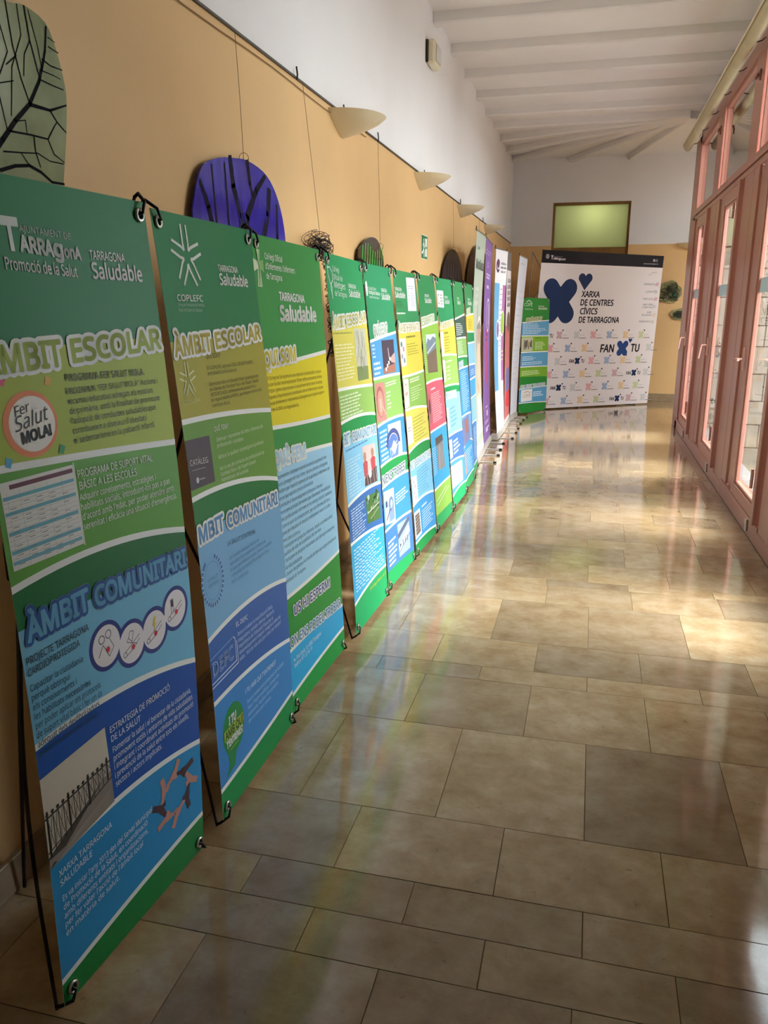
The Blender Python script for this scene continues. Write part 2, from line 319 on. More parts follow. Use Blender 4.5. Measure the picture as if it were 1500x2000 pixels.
# ---- glazing: five bays between salmon posts
def bay_geo(y, n, labeltxt):
    """y = centre of near post; far post stands at y + PITCH"""
    root = bpy.data.objects.new('window_%d' % n, None); COL.objects.link(root); root.location = (XR, y, 0)
    struct(root, labeltxt, 'window')
    def part(name, fn, par=root):
        m = MB(); fn(m); return m.build(name, par)
    part('sill', lambda m: (m.box(1.10, 1.30, y - .195, y + 1.77, 0, .105, M_frame, .004), m.box(1.095, 1.26, y + .2, y + 1.765, .1055, .135, M_frame, .003)))
    part('post', lambda m: (m.box(1.10, 1.152, y - .195, y + .195, .106, 2.50, M_frame, .004), m.box(1.10, 1.152, y - .16, y + .20, 2.61, 3.36, M_frame, .004)))
    part('transom', lambda m: (m.box(1.10, 1.22, y - .195, y + 1.77, 2.501, 2.545, M_frame, .003), m.box(1.09, 1.22, y - .195, y + 1.77, 2.556, 2.609, M_frame, .003), m.box(1.12, 1.2, y - .19, y + 1.77, 2.5455, 2.5555, M_frame)))
    part('top_rail', lambda m: (m.box(1.10, 1.22, y - .195, y + 1.77, 3.361, 3.45, M_frame, .004), m.box(1.11, 1.3, y - .19, y + 1.77, 3.4505, 3.5, M_frame)))
    # casement leaf with near stile standing proud
    def leaf(m):
        m.box(1.072, 1.14, y + .262, y + .345, .137, 2.495, M_frame, .004)
        m.box(1.097, 1.14, y + 1.19, y + 1.30, .137, 2.495, M_frame, .004)
        m.box(1.097, 1.14, y + .346, y + 1.189, .137, .225, M_frame, .004)
        m.box(1.097, 1.14, y + .346, y + 1.189, 2.39, 2.495, M_frame, .004)
        for (a, b_, c0, c1) in ((y + .346, y + .366, .226, 2.389), (y + 1.169, y + 1.189, .226, 2.389), (y + .367, y + 1.168, .226, .246), (y + .367, y + 1.168, 2.369, 2.389)):
            m.box(1.108, 1.136, a, b_, c0, c1, M_frame, .004)
    lf = part('casement', leaf)
    part('glass_pane', lambda m: m.box(1.1255, 1.1285, y + .366, y + 1.168, .246, 2.369, M_glass), lf)
    strip = part('safety_strip', lambda m: m.box(1.1243, 1.1251, y + .366, y + 1.168, 1.60, 1.70, mat('frosted_strip', '#BFD6E2', .5, .3)), lf)
    strip['label'] = 'pale blue frosted safety strip on the glass'
    for z in (.42, 2.27):
        part('hinge', lambda m: (m.tube([(1.064, y + .372, z - .06), (1.064, y + .372, z + .0)], .011, M_frame, 8), m.tube([(1.064, y + .372, z + .003), (1.064, y + .372, z + .065)], .011, M_frame, 8), m.box(1.060, 1.068, y + .3455, y + .372, z - .05, z + .05, M_frame)), lf)
    def handle(m):
        yy = y + 1.245
        m.box(1.072, 1.0848, yy - .018, yy + .018, 1.05, 1.22, M_frame, .003)
        if n == 3: m.tube([(1.072, yy, 1.135), (1.03, yy, 1.135), (1.022, yy - .02, 1.135), (1.02, yy - .16, 1.137)], .009, mat('pink_handle', '#E0A898', .25, .5))
        else: m.tube([(1.072, yy, 1.15), (1.03, yy, 1.15), (1.022, yy, 1.12), (1.012, yy + .01, 1.02)], .009, mat('pink_handle', '#E0A898', .25, .5))
    part('handle', handle, lf)
    part('bolt', lambda m: (m.tube([(1.05, y + .30, .09), (1.05, y + .30, .16)], .010, M_metal, 8), m.box(1.042, 1.0575, y + .285, y + .33, .13, .17, M_metal, .002)), lf)
    # side lights
    for a, b_ in ((y + .197, y + .256), (y + 1.301, y + 1.5665)):
        part('side_light', lambda m: (m.box(1.122, 1.145, a, b_, .137, 2.495, M_frame, .003), m.box(1.116, 1.1218, a + .02, b_ - .02, .18, 2.45, M_frame, .003) if b_ - a > .1 else None))
    # upper pane
    up = part('upper_sash', lambda m: (m.box(1.115, 1.15, y + .201, y + .235, 2.61, 3.36, M_frame, .003), m.box(1.115, 1.15, y + 1.735, y + 1.768, 2.61, 3.36, M_frame, .003), m.box(1.115, 1.15, y + .236, y + 1.734, 2.61, 2.64, M_frame, .003), m.box(1.115, 1.15, y + .236, y + 1.734, 3.33, 3.36, M_frame, .003)))
    part('upper_pane', lambda m: m.box(1.140, 1.145, y + .236, y + 1.734, 2.64, 3.33, M_glass_up), up)
    part('latch', lambda m: (m.box(1.085, 1.0995, y + .05, y + .15, 3.19, 3.215, mat('brown_latch', '#7A4636', .5), .003), m.tube([(1.09, y + .0, 3.20), (1.085, y - .10, 3.20), (1.08, y - .13, 3.17), (1.08, y - .135, 3.12)], .007, mat('brown_latch', '#7A4636', .5))), up)
    part('cover_strip', lambda m: m.box(1.1015, 1.1245, y + 1.567, y + 1.7685, .137, 2.50, M_frame, .003))
    return root
names = ['window bay nearest the far corner, salmon frames', 'salmon window bay second from the far corner', 'salmon window bay with a horizontal door lever, third from the far corner', 'salmon window bay fourth from the far corner, nearest the viewer']
for n in range(4): bay_geo(POST0 - (n + 1) * PITCH, n + 1, names[n])
t = MB(); t.box(1.10, 1.152, POST0 - .39, POST0 + .15, .0, 3.45, M_frame, .004); t.box(1.152, 1.30, POST0 - .0, POST0 + .15, 0, 3.45, M_frame, .004)
struct(t.build('trim_1'), 'salmon corner post at the far end of the windows', 'trim')
# cream tube above the windows
g = thing('curtain_tube', 'long cream tube hung above the salmon windows', 'tube', (.985, 6, 3.40))
gm = MB(); N = 14; vs = []; ys = (1.2, 11.05)
prof = []
for k in range(N + 1):
    a = math.pi + math.pi * k / N; prof.append((.985 + .047 * math.cos(a), 3.40 + .060 * math.sin(a)))
prof += [(1.040, 3.40), (1.040, 3.408), (.930, 3.408), (.930, 3.40)]
for yy in ys: vs += [(px_, yy, pz_) for px_, pz_ in prof]
n = len(prof); fs = [(k, (k + 1) % n, n + (k + 1) % n, n + k) for k in range(n)] + [tuple(range(n))[::-1], tuple(range(n, 2 * n))]
gm.add(vs, fs, M_gut); gm.build('trough', g)
gl_ = MB(); gl_.box(.926, .9295, 1.2, 11.05, 3.392, 3.412, M_cer); gl_.build('lip', g)
yy = 10.9
while yy > 1.3:
    q = MB(); q.tube([(1.03, yy, 3.39), (1.075, yy, 3.40), (1.098, yy, 3.42)], .005, M_rail, 6); q.build('bracket', g); yy -= .78
# ---- courtyard outside
cw = MB(); cw.box(1.30, 2.6, 11.03, 11.15, -.6, 7.5, M_stone_joint); cw.box(2.6, 5.6, 11.03, 11.15, 3.45, 7.5, M_stone_joint); cw.box(2.6, 5.6, 11.03, 11.15, -.6, .1, M_stone_joint); cw.box(5.6, 6.2, 11.03, 11.15, -.6, 7.5, M_stone_joint)
cw.box(1.21, 2.6, 11.151, 11.2, 0, ZC, M_white); cw.box(2.6, 5.6, 11.151, 11.2, 3.45, ZC, M_white); cw.box(5.6, 6.0, 11.151, 11.2, 0, ZC, M_white)
cwo = struct(cw.build('wall_courtyard'), 'ashlar stone courtyard wall seen through the window glass', 'wall')
zz = -.6; k = 0
while zz < 4.6:
    hgt = R_.choice([.26, .30, .34]); x = 1.30 - (.2 if k % 2 else 0)
    while x < (2.6 if .1 < zz < 3.4 else 3.4):
        wd_ = R_.uniform(.38, .62); xa, xb = max(x, 1.30), min(x + wd_, 2.6 if .1 < zz < 3.4 else 3.6)
        if xb - xa > .05:
            s_ = MB(); s_.box(xa + .006, xb - .006, 11.0 - R_.uniform(0, .012), 11.03, zz + .006, zz + hgt - .006, M_stone, .005); s_.build('stone_block', cwo)
        x += wd_
    zz += hgt; k += 1
cy = MB(); cy.box(1.30, 14, YB - 3, 11.03, -.7, -.6, M_conc); cy.box(1.30, 1.55, YB, 11.0, -.6, -.02, M_conc, .01)
struct(cy.build('floor_courtyard'), 'pale concrete courtyard ground outside the windows', 'floor')
cy = MB(); cy.box(10, 10.3, YB - 3, 11.03, -.6, 2.8, M_stone); cy.box(1.35, 10, YB - 3.3, YB - 3, -.6, 4.2, M_stone); struct(cy.build('wall_courtyard_far'), 'stone wall across the courtyard', 'wall')
# opening of the side corridor: simple salmon glazing
sw = bpy.data.objects.new('window_6', None); COL.objects.link(sw); sw.location = (4.1, 11.1, 0); struct(sw, 'salmon window of the side corridor beyond the corner', 'window')
m_ = MB()
for a in (2.6, 3.55, 4.5, 5.5): m_.box(a, a + .1, 11.05, 11.14, .1, 3.45, M_frame, .004)
m_.box(2.701, 5.499, 11.05, 11.14, .1, .2, M_frame); m_.box(2.701, 5.499, 11.05, 11.14, 2.48, 2.6, M_frame); m_.box(2.701, 5.499, 11.05, 11.14, 3.36, 3.45, M_frame)
m_.build('frame', sw)
for a, b_ in ((2.7, 3.55), (3.65, 4.5), (4.6, 5.5)):
    m_ = MB(); m_.box(a, b_, 11.09, 11.096, .2, 2.48, M_glass); m_.box(a, b_, 11.09, 11.096, 2.6, 3.36, M_glass); m_.build('pane', sw)
# ================================================================= printing on sheets
_txt = {}
import os
try:   # Blender's own interface font; its built-in one if that is missing
    _F = bpy.data.fonts.load(os.path.join(bpy.utils.resource_path('LOCAL'), 'datafiles', 'fonts', 'NotoSansHebrew-Regular.woff2'))
except Exception:
    _F = None
def glyphs(s, bold):
    """flat letters (1 = type size) thickened by bold on every side"""
    key = (s, bold)
    if key in _txt: return _txt[key]
    cu = bpy.data.curves.new('t', 'FONT'); cu.body = s; cu.size = 1.0; cu.resolution_u = 2; cu.fill_mode = 'FRONT'
    if _F: cu.font = _F
    ob = bpy.data.objects.new('t', cu); me = bpy.data.meshes.new_from_object(ob)
    vs = [(v.co.x, v.co.y) for v in me.vertices]; fs = [tuple(p.vertices) for p in me.polygons]
    bpy.data.objects.remove(ob); bpy.data.curves.remove(cu); bpy.data.meshes.remove(me)
    if bold > 0:
        cnt = {}
        for f in fs:
            for i in range(len(f)):
                e = (f[i], f[(i + 1) % len(f)]); k = (min(e), max(e)); cnt[k] = cnt.get(k, 0) + 1
        seen = set()
        for (i, j), c in cnt.items():
            if c != 1: continue
            (x0, y0), (x1, y1) = vs[i], vs[j]; l = math.hypot(x1 - x0, y1 - y0)
            if l < 1e-6: continue
            dx, dy = (x1 - x0) / l * bold, (y1 - y0) / l * bold; o = len(vs)
            vs += [(x0 - dy, y0 + dx), (x1 - dy, y1 + dx), (x1 + dy, y1 - dx), (x0 + dy, y0 - dx)]; fs.append((o + 3, o + 2, o + 1, o))
            if bold > .03:
                for q, (x, y) in ((i, vs[i]), (j, vs[j])):
                    if (round(x, 3), round(y, 3)) in seen: continue
                    seen.add((round(x, 3), round(y, 3))); o = len(vs)
                    vs += [(x + bold * math.cos(a * math.pi / 4), y + bold * math.sin(a * math.pi / 4)) for a in range(8)]; fs.append(tuple(range(o, o + 8)))
    _txt[key] = (vs, fs); return _txt[key]
CAP = max(v[1] for v in glyphs('H', 0)[0])
class Sheet:
    """a printed sheet in space: corners tl,tr,br,bl and an outward bow; u right, v down (0..1)"""
    def __init__(s, tl, tr, br, bl, bow=0, bowdir=(1, 0, 0)):
        s.c = [Vector(q) for q in (tl, tr, br, bl)]; s.bow = bow; s.bd = Vector(bowdir)
        s.n = (s.c[3] - s.c[0]).cross(s.c[1] - s.c[0]).normalized()
        s.w = (s.c[2] - s.c[3]).length; s.h = (s.c[3] - s.c[0]).length
        s.text = MB()
    def P(s, u, v, off=0):
        tl, tr, br, bl = s.c
        q = tl.lerp(tr, u) * (1 - v) + bl.lerp(br, u) * v
        return q + s.bd * (s.bow * math.sin(math.pi * min(max(v, 0), 1))) + s.n * off
    def quad(s, mb, P4, col, lay, nu=2, nv=None):
        """P4 = four uv corners tl,tr,br,bl"""
        if nv is None: nv = max(1, int(abs(P4[3][1] - P4[0][1]) / .035) if s.bow else 1)
        vs = []
        for j in range(nv + 1):
            for i in range(nu + 1):
                a, b = i / nu, j / nv
                u = (P4[0][0] * (1 - a) + P4[1][0] * a) * (1 - b) + (P4[3][0] * (1 - a) + P4[2][0] * a) * b
                v = (P4[0][1] * (1 - a) + P4[1][1] * a) * (1 - b) + (P4[3][1] * (1 - a) + P4[2][1] * a) * b
                vs.append(s.P(u, v, lay * .00025))
        fs = [(j * (nu + 1) + i, (j + 1) * (nu + 1) + i, (j + 1) * (nu + 1) + i + 1, j * (nu + 1) + i + 1) for j in range(nv) for i in range(nu)]
        mb.add(vs, fs, ink(col))
    def rect(s, mb, u0, v0, u1, v1, col, lay): s.quad(mb, [(u0, v0), (u1, v0), (u1, v1), (u0, v1)], col, lay)
    def poly(s, mb, pts, col, lay):
        if pts: mb.add([s.P(u, v, lay * .00025) for u, v in pts], [tuple(range(len(pts)))[::-1]], ink(col))
    def disc(s, mb, u, v, ru, rv, col, lay, n=28, inner=0, a0=0, a1=360):
        a0, a1 = math.radians(a0), math.radians(a1)
        ring = [(math.cos(a0 + (a1 - a0) * k / n), math.sin(a0 + (a1 - a0) * k / n)) for k in range(n + 1)]
        vs = [s.P(u + ru * c, v + rv * q, lay * .00025) for c, q in ring]
        if inner:
            vs += [s.P(u + ru * inner * c, v + rv * inner * q, lay * .00025) for c, q in ring]
            mb.add(vs, [(k, k + 1, n + 2 + k, n + 1 + k) for k in range(n)], ink(col))
        else:
            vs.append(s.P(u, v, lay * .00025)); mb.add(vs, [(k, k + 1, n + 1) for k in range(n)], ink(col))
    def line(s, mb, pts, wd, col, lay):
        """stroke of width wd metres through uv points"""
        sw, sh = s.w, s.h
        for (a, b), (c, d) in zip(pts, pts[1:]):
            dx, dy = (c - a) * sw, (d - b) * sh; l = math.hypot(dx, dy) or 1; nx, ny = -dy / l * wd / 2 / sw, dx / l * wd / 2 / sh
            ex, ey = dx / l * wd * .3 / sw, dy / l * wd * .3 / sh
            s.poly(mb, [(a + nx - ex, b + ny - ey), (c + nx + ex, d + ny + ey), (c - nx + ex, d - ny + ey), (a - nx - ex, b - ny - ey)], col, lay)
    def t(s, txt, p0, p1, h, col, lay=6, bold=.0, outline=None, ow=.09, slant=0, mb=None):
        """text from uv p0 to p1 (base line), cap height h in v units"""
        mb = mb or s.text
        vs, fs = glyphs(txt, bold)
        if not vs: return
        x0 = min(v[0] for v in vs); x1 = max(v[0] for v in vs); W = x1 - x0
        def place(vs_, fs_, c, l):
            out = []
            for x, y in vs_:
                a = (x - x0) / W; yy = y / CAP
                out.append(s.P(p0[0] + (p1[0] - p0[0]) * a + slant * yy * h * s.h / s.w, p0[1] + (p1[1] - p0[1]) * a - yy * h, l * .00025))
            mb.add(out, [f[::-1] for f in fs_], ink(c))
        if outline:
            vo, fo = glyphs(txt, bold + ow); place(vo, fo, outline, lay - 1)
        place(vs, fs, col, lay)
    def bars(s, u0, u1, v0, v1, n, col, lay=5, th=.4, ragged=.35, rise=0, seed=1):
        """rows of small word-like dashes: print too small to read in the photograph"""
        r = random.Random(seed * 77 + n); dv = (v1 - v0) / n
        for k in range(n):
            v = v0 + dv * (k + .2); end = u1 - (u1 - u0) * ragged * r.random(); u = u0
            while u < end:
                l = min(r.uniform(.035, .11), end - u)
                if l > .012: s.quad(s.text, [(u, v), (u + l, v + rise * l), (u + l, v + rise * l + dv * th), (u, v + dv * th)], col, lay, 1, 1)
                u += l + .014
G1, G2, LIM, MID, SKY, BLU, CYA, WHT = '#12804A', '#158A4A', '#AEBE3C', '#62A63C', '#7CC0E2', '#2A62B4', '#2E9CD8', '#F2F2EE'
def bands(s, mb, top, L):
    """L = list of (vL, vM, vR, colour under the white wave line)"""
    N = 14
    def curve(b, u): # quadratic through left, middle, right
        l, m, r = b[:3]; return l * (1 - u) * (1 - 2 * u) + 4 * m * u * (1 - u) + r * u * (2 * u - 1)
    edges = [(0, 0, 0, top)] + L + [(1, 1, 1, None)]
    for k, (e0, e1) in enumerate(zip(edges, edges[1:])):
        for i in range(N):
            a, b = i / N, (i + 1) / N
            s.quad(mb, [(a, curve(e0, a)), (b, curve(e0, b)), (b, curve(e1, b)), (a, curve(e1, a))], e0[3], 0, 1)
    for e in L:
        th = e[4] if len(e) > 4 else .0085
        if th:
            for i in range(N):
                a, b = i / N, (i + 1) / N
                s.quad(mb, [(a, curve(e, a) - th / 2), (b, curve(e, b) - th / 2), (b, curve(e, b) + th / 2), (a, curve(e, a) + th / 2)], WHT, 1, 1, 1)
def back(s, mb, col='#D8D8D4'):
    nv = 24
    vs = [s.P(u, j / nv, -.0012) for j in range(nv + 1) for u in (0, 1)]
    mb.add(vs, [(2 * j, 2 * j + 1, 2 * j + 3, 2 * j + 2) for j in range(nv)], ink(col))
    fr = [s.P(u, j / nv, 0) for j in range(nv + 1) for u in (0, 1)]; n = len(vs)
    mb.add(vs + fr, [f for j in range(nv) for f in ((2 * j, 2 * j + 2, n + 2 * j + 2, n + 2 * j), (2 * j + 1, n + 2 * j + 1, n + 2 * j + 3, 2 * j + 3))] + [(0, n, n + 1, 1), (2 * nv, 2 * nv + 1, n + 2 * nv + 1, n + 2 * nv)], ink(col))
def saludable(s, u0, u1, v=.103, col='#ECEFEA'):
    s.t('TARRAGONA', (u0, v - .0225), (u0 + (u1 - u0) * .68, v - .022), .0105, col, bold=.012)
    s.t('Saludable', (u0, v), (u1, v + .001), .0185, col, bold=.022)
def heading(s, txt, p0, p1, h, col, ol=WHT, bg_=True):
    s.t(txt, p0, p1, h, col, lay=8, bold=.034, outline=ol, ow=.10)

def x_banner(sheet_corners, bow, draw, label, hub=True, rear=True):
    s = Sheet(*sheet_corners, bow=bow)
    tl, tr, br, bl = s.c
    base = (bl + br) / 2; base = Vector((base.x, base.y, 0)) - Vector((s.n.x, s.n.y, 0)) * .1
    root = thing('banner_stand', label, 'banner', base, 'green health banners on X stands')
    mb = MB(); back(s, mb); pics = draw(s, mb)
    sh = mb.build('sheet', root)
    if s.text.v: s.text.build('lettering', sh, kind='stuff')
    for nm, pm in (pics or []): 
        if pm.v: pm.build(nm, sh)
    # grommets, hooks, rods
    hubp = s.P(.5, .46, -.25)
    ed = (s.c[2] - s.c[3]).normalized()
    for (u, v, top) in ((0, 0, 1), (1, 0, 1), (1, 1, 0), (0, 1, 0)):
        uu = .045 if u == 0 else .955; vv = .018 if top else .982
        g = MB(); g.torus(s.P(uu, vv, .0035), s.n, .0125, .0042, M_metal, 16, 6); g.build('grommet', root)
        c = s.P(uu, vv, .012); cor = s.P(u, v, -.012) + Vector((0, 0, .012 if top else -.0))
        if not top: cor.z = .014
        inn = s.P(.5, v, -.02); 
        hk = MB(); mid = (c + cor) / 2 + s.n * .012
        hk.tube([c - s.n * .018, c + Vector((0, 0, .004 if top else -.004)), mid + Vector((0, 0, .008 if top else -.004)), cor + Vector((0, 0, .008 if top else .004)), cor - s.n * .012], [.0032, .0036, .004, .0045, .0045], M_dark, 8)
        hk.build('hook', root)
        rd = MB(); pts = []
        for k in range(11):
            a = k / 10; q = hubp.lerp(cor - s.n * .010, a); q += (-s.n * .03 + (-ed if u == 0 else ed) * .012) * math.sin(math.pi * a) * (1 if not top else .5)
            pts.append(q)
        pts[-1] = cor - s.n * .010
        if not top: pts[-1].z = .006
        rd.tube(pts, [.0062 - .002 * k / 10 for k in range(11)], M_rod, 8); rd.build('rod', root)
    h = MB(); h.box(hubp.x - .018, hubp.x + .018, hubp.y - .045, hubp.y + .045, hubp.z - .05, hubp.z + .05, M_dark, .008); h.tube([hubp + Vector((-.03, 0, -.02)), hubp + Vector((.03, 0, -.02))], .016, M_dark, 12)
    h.build('hub', root)
    bk = hubp - s.n * .13; bk = Vector((max(bk.x, XL + .03), bk.y, .006)); r = MB()
    r.tube([hubp + Vector((-.015, 0, -.02)), hubp.lerp(bk, .5) + Vector((-.01, 0, 0)), bk], [.0062, .0055, .005], M_rod, 8); r.build('rear_leg', root)
    return root, s

# ================================================================= the green banners
def d1(s, mb):
    bands(s, mb, G1, [(.182, .180, .178, LIM, 0), (.305, .314, .326, MID), (.438, .432, .457, '#0E7038'), (.486, .492, .50, SKY, 0), (.630, .632, .666, '#1F55AC'), (.790, .782, .806, '#2E92CE'), (.962, .946, .937, '#12803A')])
    p1, p2, p3 = MB(), MB(), MB()
    s.rect(s.text, .245, .047, .262, .079, '#DDE2DC', 4)
    s.rect(s.text, .215, .043, .294, .053, '#DDE2DC', 4)
    s.t('ARRA', (.285, .078), (.44, .081), .0165, '#DDE2DC', bold=.04); s.t('g', (.437, .080), (.485, .081), .018, '#DDE2DC', bold=.04); s.t('onA', (.488, .081), (.575, .082), .0135, '#DDE2DC', bold=.04)
    s.t('AJUNTAMENT DE', (.296, .0575), (.535, .0605), .0075, '#B8C8BC')
    s.t('Promoció de la Salut', (.209, .098), (.540, .103), .0125, '#DDE2DC', bold=.015)
    saludable(s, .62, .92)
    heading(s, 'ÀMBIT', (.03, .2065), (.395, .203), .028, '#A2B436'); heading(s, 'ESCOLAR', (.44, .2015), (.985, .193), .026, '#A2B436')
    s.t('PROGRAMA FER SALUT MOLA.', (.392, .2225), (.845, .2265), .0085, '#2A3A22', bold=.012)
    for k, (tx, e) in enumerate((('PROGRAMA "FER SALUT MOLA" Accions i', .925), ('recursos educatius adreçats als escolars', .885), ('de primària, amb la finalitat de promoure', .925), ("l'adopció de conductes saludables que", .89), ("contribueixin a disminuir l'obesitat i", .82), ('el sedentarisme en la població infantil.', .87))):
        v = .2375 + k * .0117; s.t(tx, (.386, v), (e, v + .0025), .0072, '#2A3A22', bold=.006)
    s.disc(p1, .200, .264, .122, .037, '#EE8A56', 2, 36); s.disc(p1, .206, .264, .103, .031, '#F6EEE6', 3, 36)
    s.t('Fer', (.135, .2535), (.20, .2495), .011, '#1C1A1A', slant=.1, bold=.0, mb=p1); s.t('Salut', (.125, .270), (.275, .262), .0165, '#1C1A1A', slant=.2, bold=.0, mb=p1); s.t('MOLA!', (.145, .2835), (.285, .2795), .0115, '#1C1A1A', bold=.05, mb=p1)
    for u, v, c in ((.10, .213, '#E0607A'), (.30, .219, '#E6B04A'), (.07, .30, '#5AB0D8'), (.315, .2985, '#3C9A5A')): s.poly(p1, [(u, v - .006), (u + .025, v - .002), (u + .01, v + .007), (u - .012, v + .004)], c, 3)
    s.t('PROGRAMA DE SUPORT VITAL', (.377, .3375), (.825, .3435), .0095, '#E4ECD8', bold=.012); s.t('BÀSIC A LES ESCOLES', (.377, .352), (.712, .356), .0095, '#E4ECD8', bold=.012)
    for k, (tx, e) in enumerate((('Adquirir coneixements, estratègies i', .83), ('habilitats socials, introduint-los pas a pas', .925), ("d'acord amb l'edat, per poder atendre amb", .95), ("serenitat i eficàcia una situació d'emergència.", .965))):
        v = .365 + k * .0122; s.t(tx, (.370, v), (e, v + .005), .0080, '#E4ECD8', bold=.01)
    s.rect(p2, .022, .320, .362, .418, '#E8E6E0', 2)
    s.rect(p2, .06, .324, .355, .329, '#6A3448', 3)
    for k, v in enumerate((.336, .353, .375, .396, .408)): s.rect(p2, .026, v, .355, v + .004, '#6EB2C4', 3)
    for k in range(14):
        v = .343 + k * .0052
        s.line(p2, [(.026, v), (.355, v)], .0006, '#A8A4A8', 3)
        for j in range(5):
            if (k * 3 + j * 5) % 4: s.line(p2, [(.05 + j * .06, v + .002), (.075 + j * .06, v + .002)], .0014, '#8A868C', 4)
    for u in (.045, .10, .165, .225, .295): s.line(p2, [(u, .332), (u, .417)], .0006, '#A8A4A8', 3)
    s.line(p2, [(.365, .318), (.365, .42)], .003, '#DCE6D2', 3)
    s.t('ÀMBIT', (.03, .5025), (.345, .5005), .027, '#6CAED4', lay=9, bold=.035, outline='#2A5A9E', ow=.095); heading(s, 'ÀMBIT', (.03, .5025), (.345, .5005), .027, '#6CAED4')
    s.t('COMUNITARI', (.375, .5025), (.985, .511), .025, '#6CAED4', lay=9, bold=.035, outline='#2A5A9E', ow=.095); heading(s, 'COMUNITARI', (.375, .5025), (.985, .511), .025, '#6CAED4')
    for k, tx in enumerate(('PROJECTE TARRAGONA', 'CARDIOPROTEGIDA')): s.t(tx, (.012, .5285 + k * .0135), (.325 if k == 0 else .27, .5265 + k * .0135), .0088, '#1E3A52', bold=.01)
    for k, (tx, e) in enumerate((('Capacitar la ciutadania', .275), ('perquè obtingui', .20), ('els coneixements i', .23), ('les habilitats necessàries', .30), ('per poder aplicar els protocols', .352), ('de suport vital bàsic i fer un ús', .355), ('adequat dels desfibril·ladors', .335), ('externs automàtics (DEAs).', .325))):
        v = .5605 + k * .0118; s.t(tx, (.012, v), (e, v + .001), .0078, '#1E4866', bold=.008)
    cc = ((.412, .560), (.562, .5775), (.716, .5785), (.874, .566))
    for u, v in cc: s.disc(p3, u, v, .098, .0335, '#2E3A86', 2, 32)
    for (u, v) in cc: s.disc(p3, u, v, .080, .0275, '#F0E8EC', 3, 32)
    for (a, b) in (cc[0:2], cc[1:3], cc[2:4]): s.disc(p3, (a[0] + b[0]) / 2, (a[1] + b[1]) / 2, .016, .006, '#F0E8EC', 3, 12)
    for i, (u, v) in enumerate(cc):
        s.disc(p3, u + .005, v + .006, .011, .004, '#D83848', 5, 10)
        if i: s.line(p3, [(u - .045, v + .014), (u + .005, v + .009), (u + .05, v - .001)], .0016, '#4A3A50', 4); s.line(p3, [(u - .045, v + .007), (u + .0, v + .001), (u + .05, v - .007)], .0016, '#4A3A50', 4); s.disc(p3, u - .048, v + .011, .012, .004, '#4A3A50', 4, 12, .75)
        if i == 0:
            s.disc(p3, u - .025, v - .011, .018, .006, '#4A3A50', 4, 14, .8); s.disc(p3, u + .015, v - .014, .018, .006, '#4A3A50', 4, 14, .8); s.line(p3, [(u - .05, v + .01), (u - .02, v - .003), (u + .01, v + .016), (u + .04, v + .006), (u + .02, v - .007)], .0016, '#4A3A50', 4)
        if i == 1: s.line(p3, [(u - .02, v - .01), (u, v - .002), (u + .015, v - .016), (u - .005, v - .018), (u - .03, v - .005), (u + .03, v + .004)], .0016, '#4A3A50', 4)
        if i == 2: s.poly(p3, [(u + .005, v - .019), (u - .012, v - .006), (u, v - .007), (u - .008, v + .003), (u + .014, v - .010), (u + .004, v - .010), (u + .016, v - .019)], '#E8C83A', 5)
        if i == 3: s.line(p3, [(u - .03, v + .004), (u - .03, v - .016), (u - .012, v - .016), (u - .012, v + .004)], .0018, '#4A3A50', 4); s.rect(p3, u - .028, v - .015, u - .014, v - .005, '#4A3A50', 4)
    # photograph of an iron railing on the sea walk
    p4 = MB(); s.quad(p4, [(.0, .672), (.352, .666), (.369, .779), (.0, .795)], '#D9CCBA', 2)
    s.poly(p4, [(.30, .735), (.362, .731), (.369, .779), (.18, .786), (.0, .795), (.0, .782), (.15, .757)], '#948880', 3)
    s.poly(p4, [(.0, .778), (.12, .761), (.30, .738), (.15, .768), (.03, .792), (.0, .795)], '#4E4640', 3)
    for k in range(13):
        u = .012 + k * .0275; top = .7235 - k * .0007; bot = .779 - k * .0032
        s.line(p4, [(u, top - (.006 if k % 4 == 0 else 0)), (u, bot)], .0055 if k % 4 == 0 else .0022, '#241E1C', 4)
        s.line(p4, [(u, top + .003), (u + .022, bot - .012)], .0014, '#2E2624', 4); s.line(p4, [(u + .02, top + .003), (u + .004, bot - .01)], .0014, '#2E2624', 4)
        s.disc(p4, u, top - .002, .008, .0026, '#241E1C', 4, 8)
    s.line(p4, [(.0, .726), (.365, .716)], .004, '#241E1C', 4); s.line(p4, [(.0, .772), (.365, .741)], .003, '#241E1C', 4)
    for k in range(22):
        a = k / 22; s.line(p4, [(.05 + .29 * a, .792 - .014 * a), (.15 + .21 * a, .776 - .02 * a)], .0012, '#B4A89A', 4)
    s.t('ESTRATEGIA DE PROMOCIÓ', (.378, .6795), (.785, .682), .0088, '#E2E8F0', bold=.012); s.t('DE LA SALUT', (.380, .693), (.57, .695), .0088, '#E2E8F0', bold=.012)
    for k, (tx, e) in enumerate((('Fomentar la salut i el benestar de la ciutadania,', .945), ('promovent estils i entorns de vida saludables', .955), ('i integrant i coordinant activitats de promoció', .958), ('i prevenció de la salut entre tots els nivells,', .915), ('sectors i actors implicats.', .70))):
        v = .7095 + k * .0128; s.t(tx, (.384, v), (e, v + .004 * (e - .38)), .0084, '#E2E8F0', bold=.008)
    s.t('XARXA TARRAGONA', (.036, .8145), (.340, .812), .0088, '#DCEAF4', bold=.012); s.t('SALUDABLE', (.038, .8285), (.215, .8265), .0088, '#DCEAF4', bold=.012)
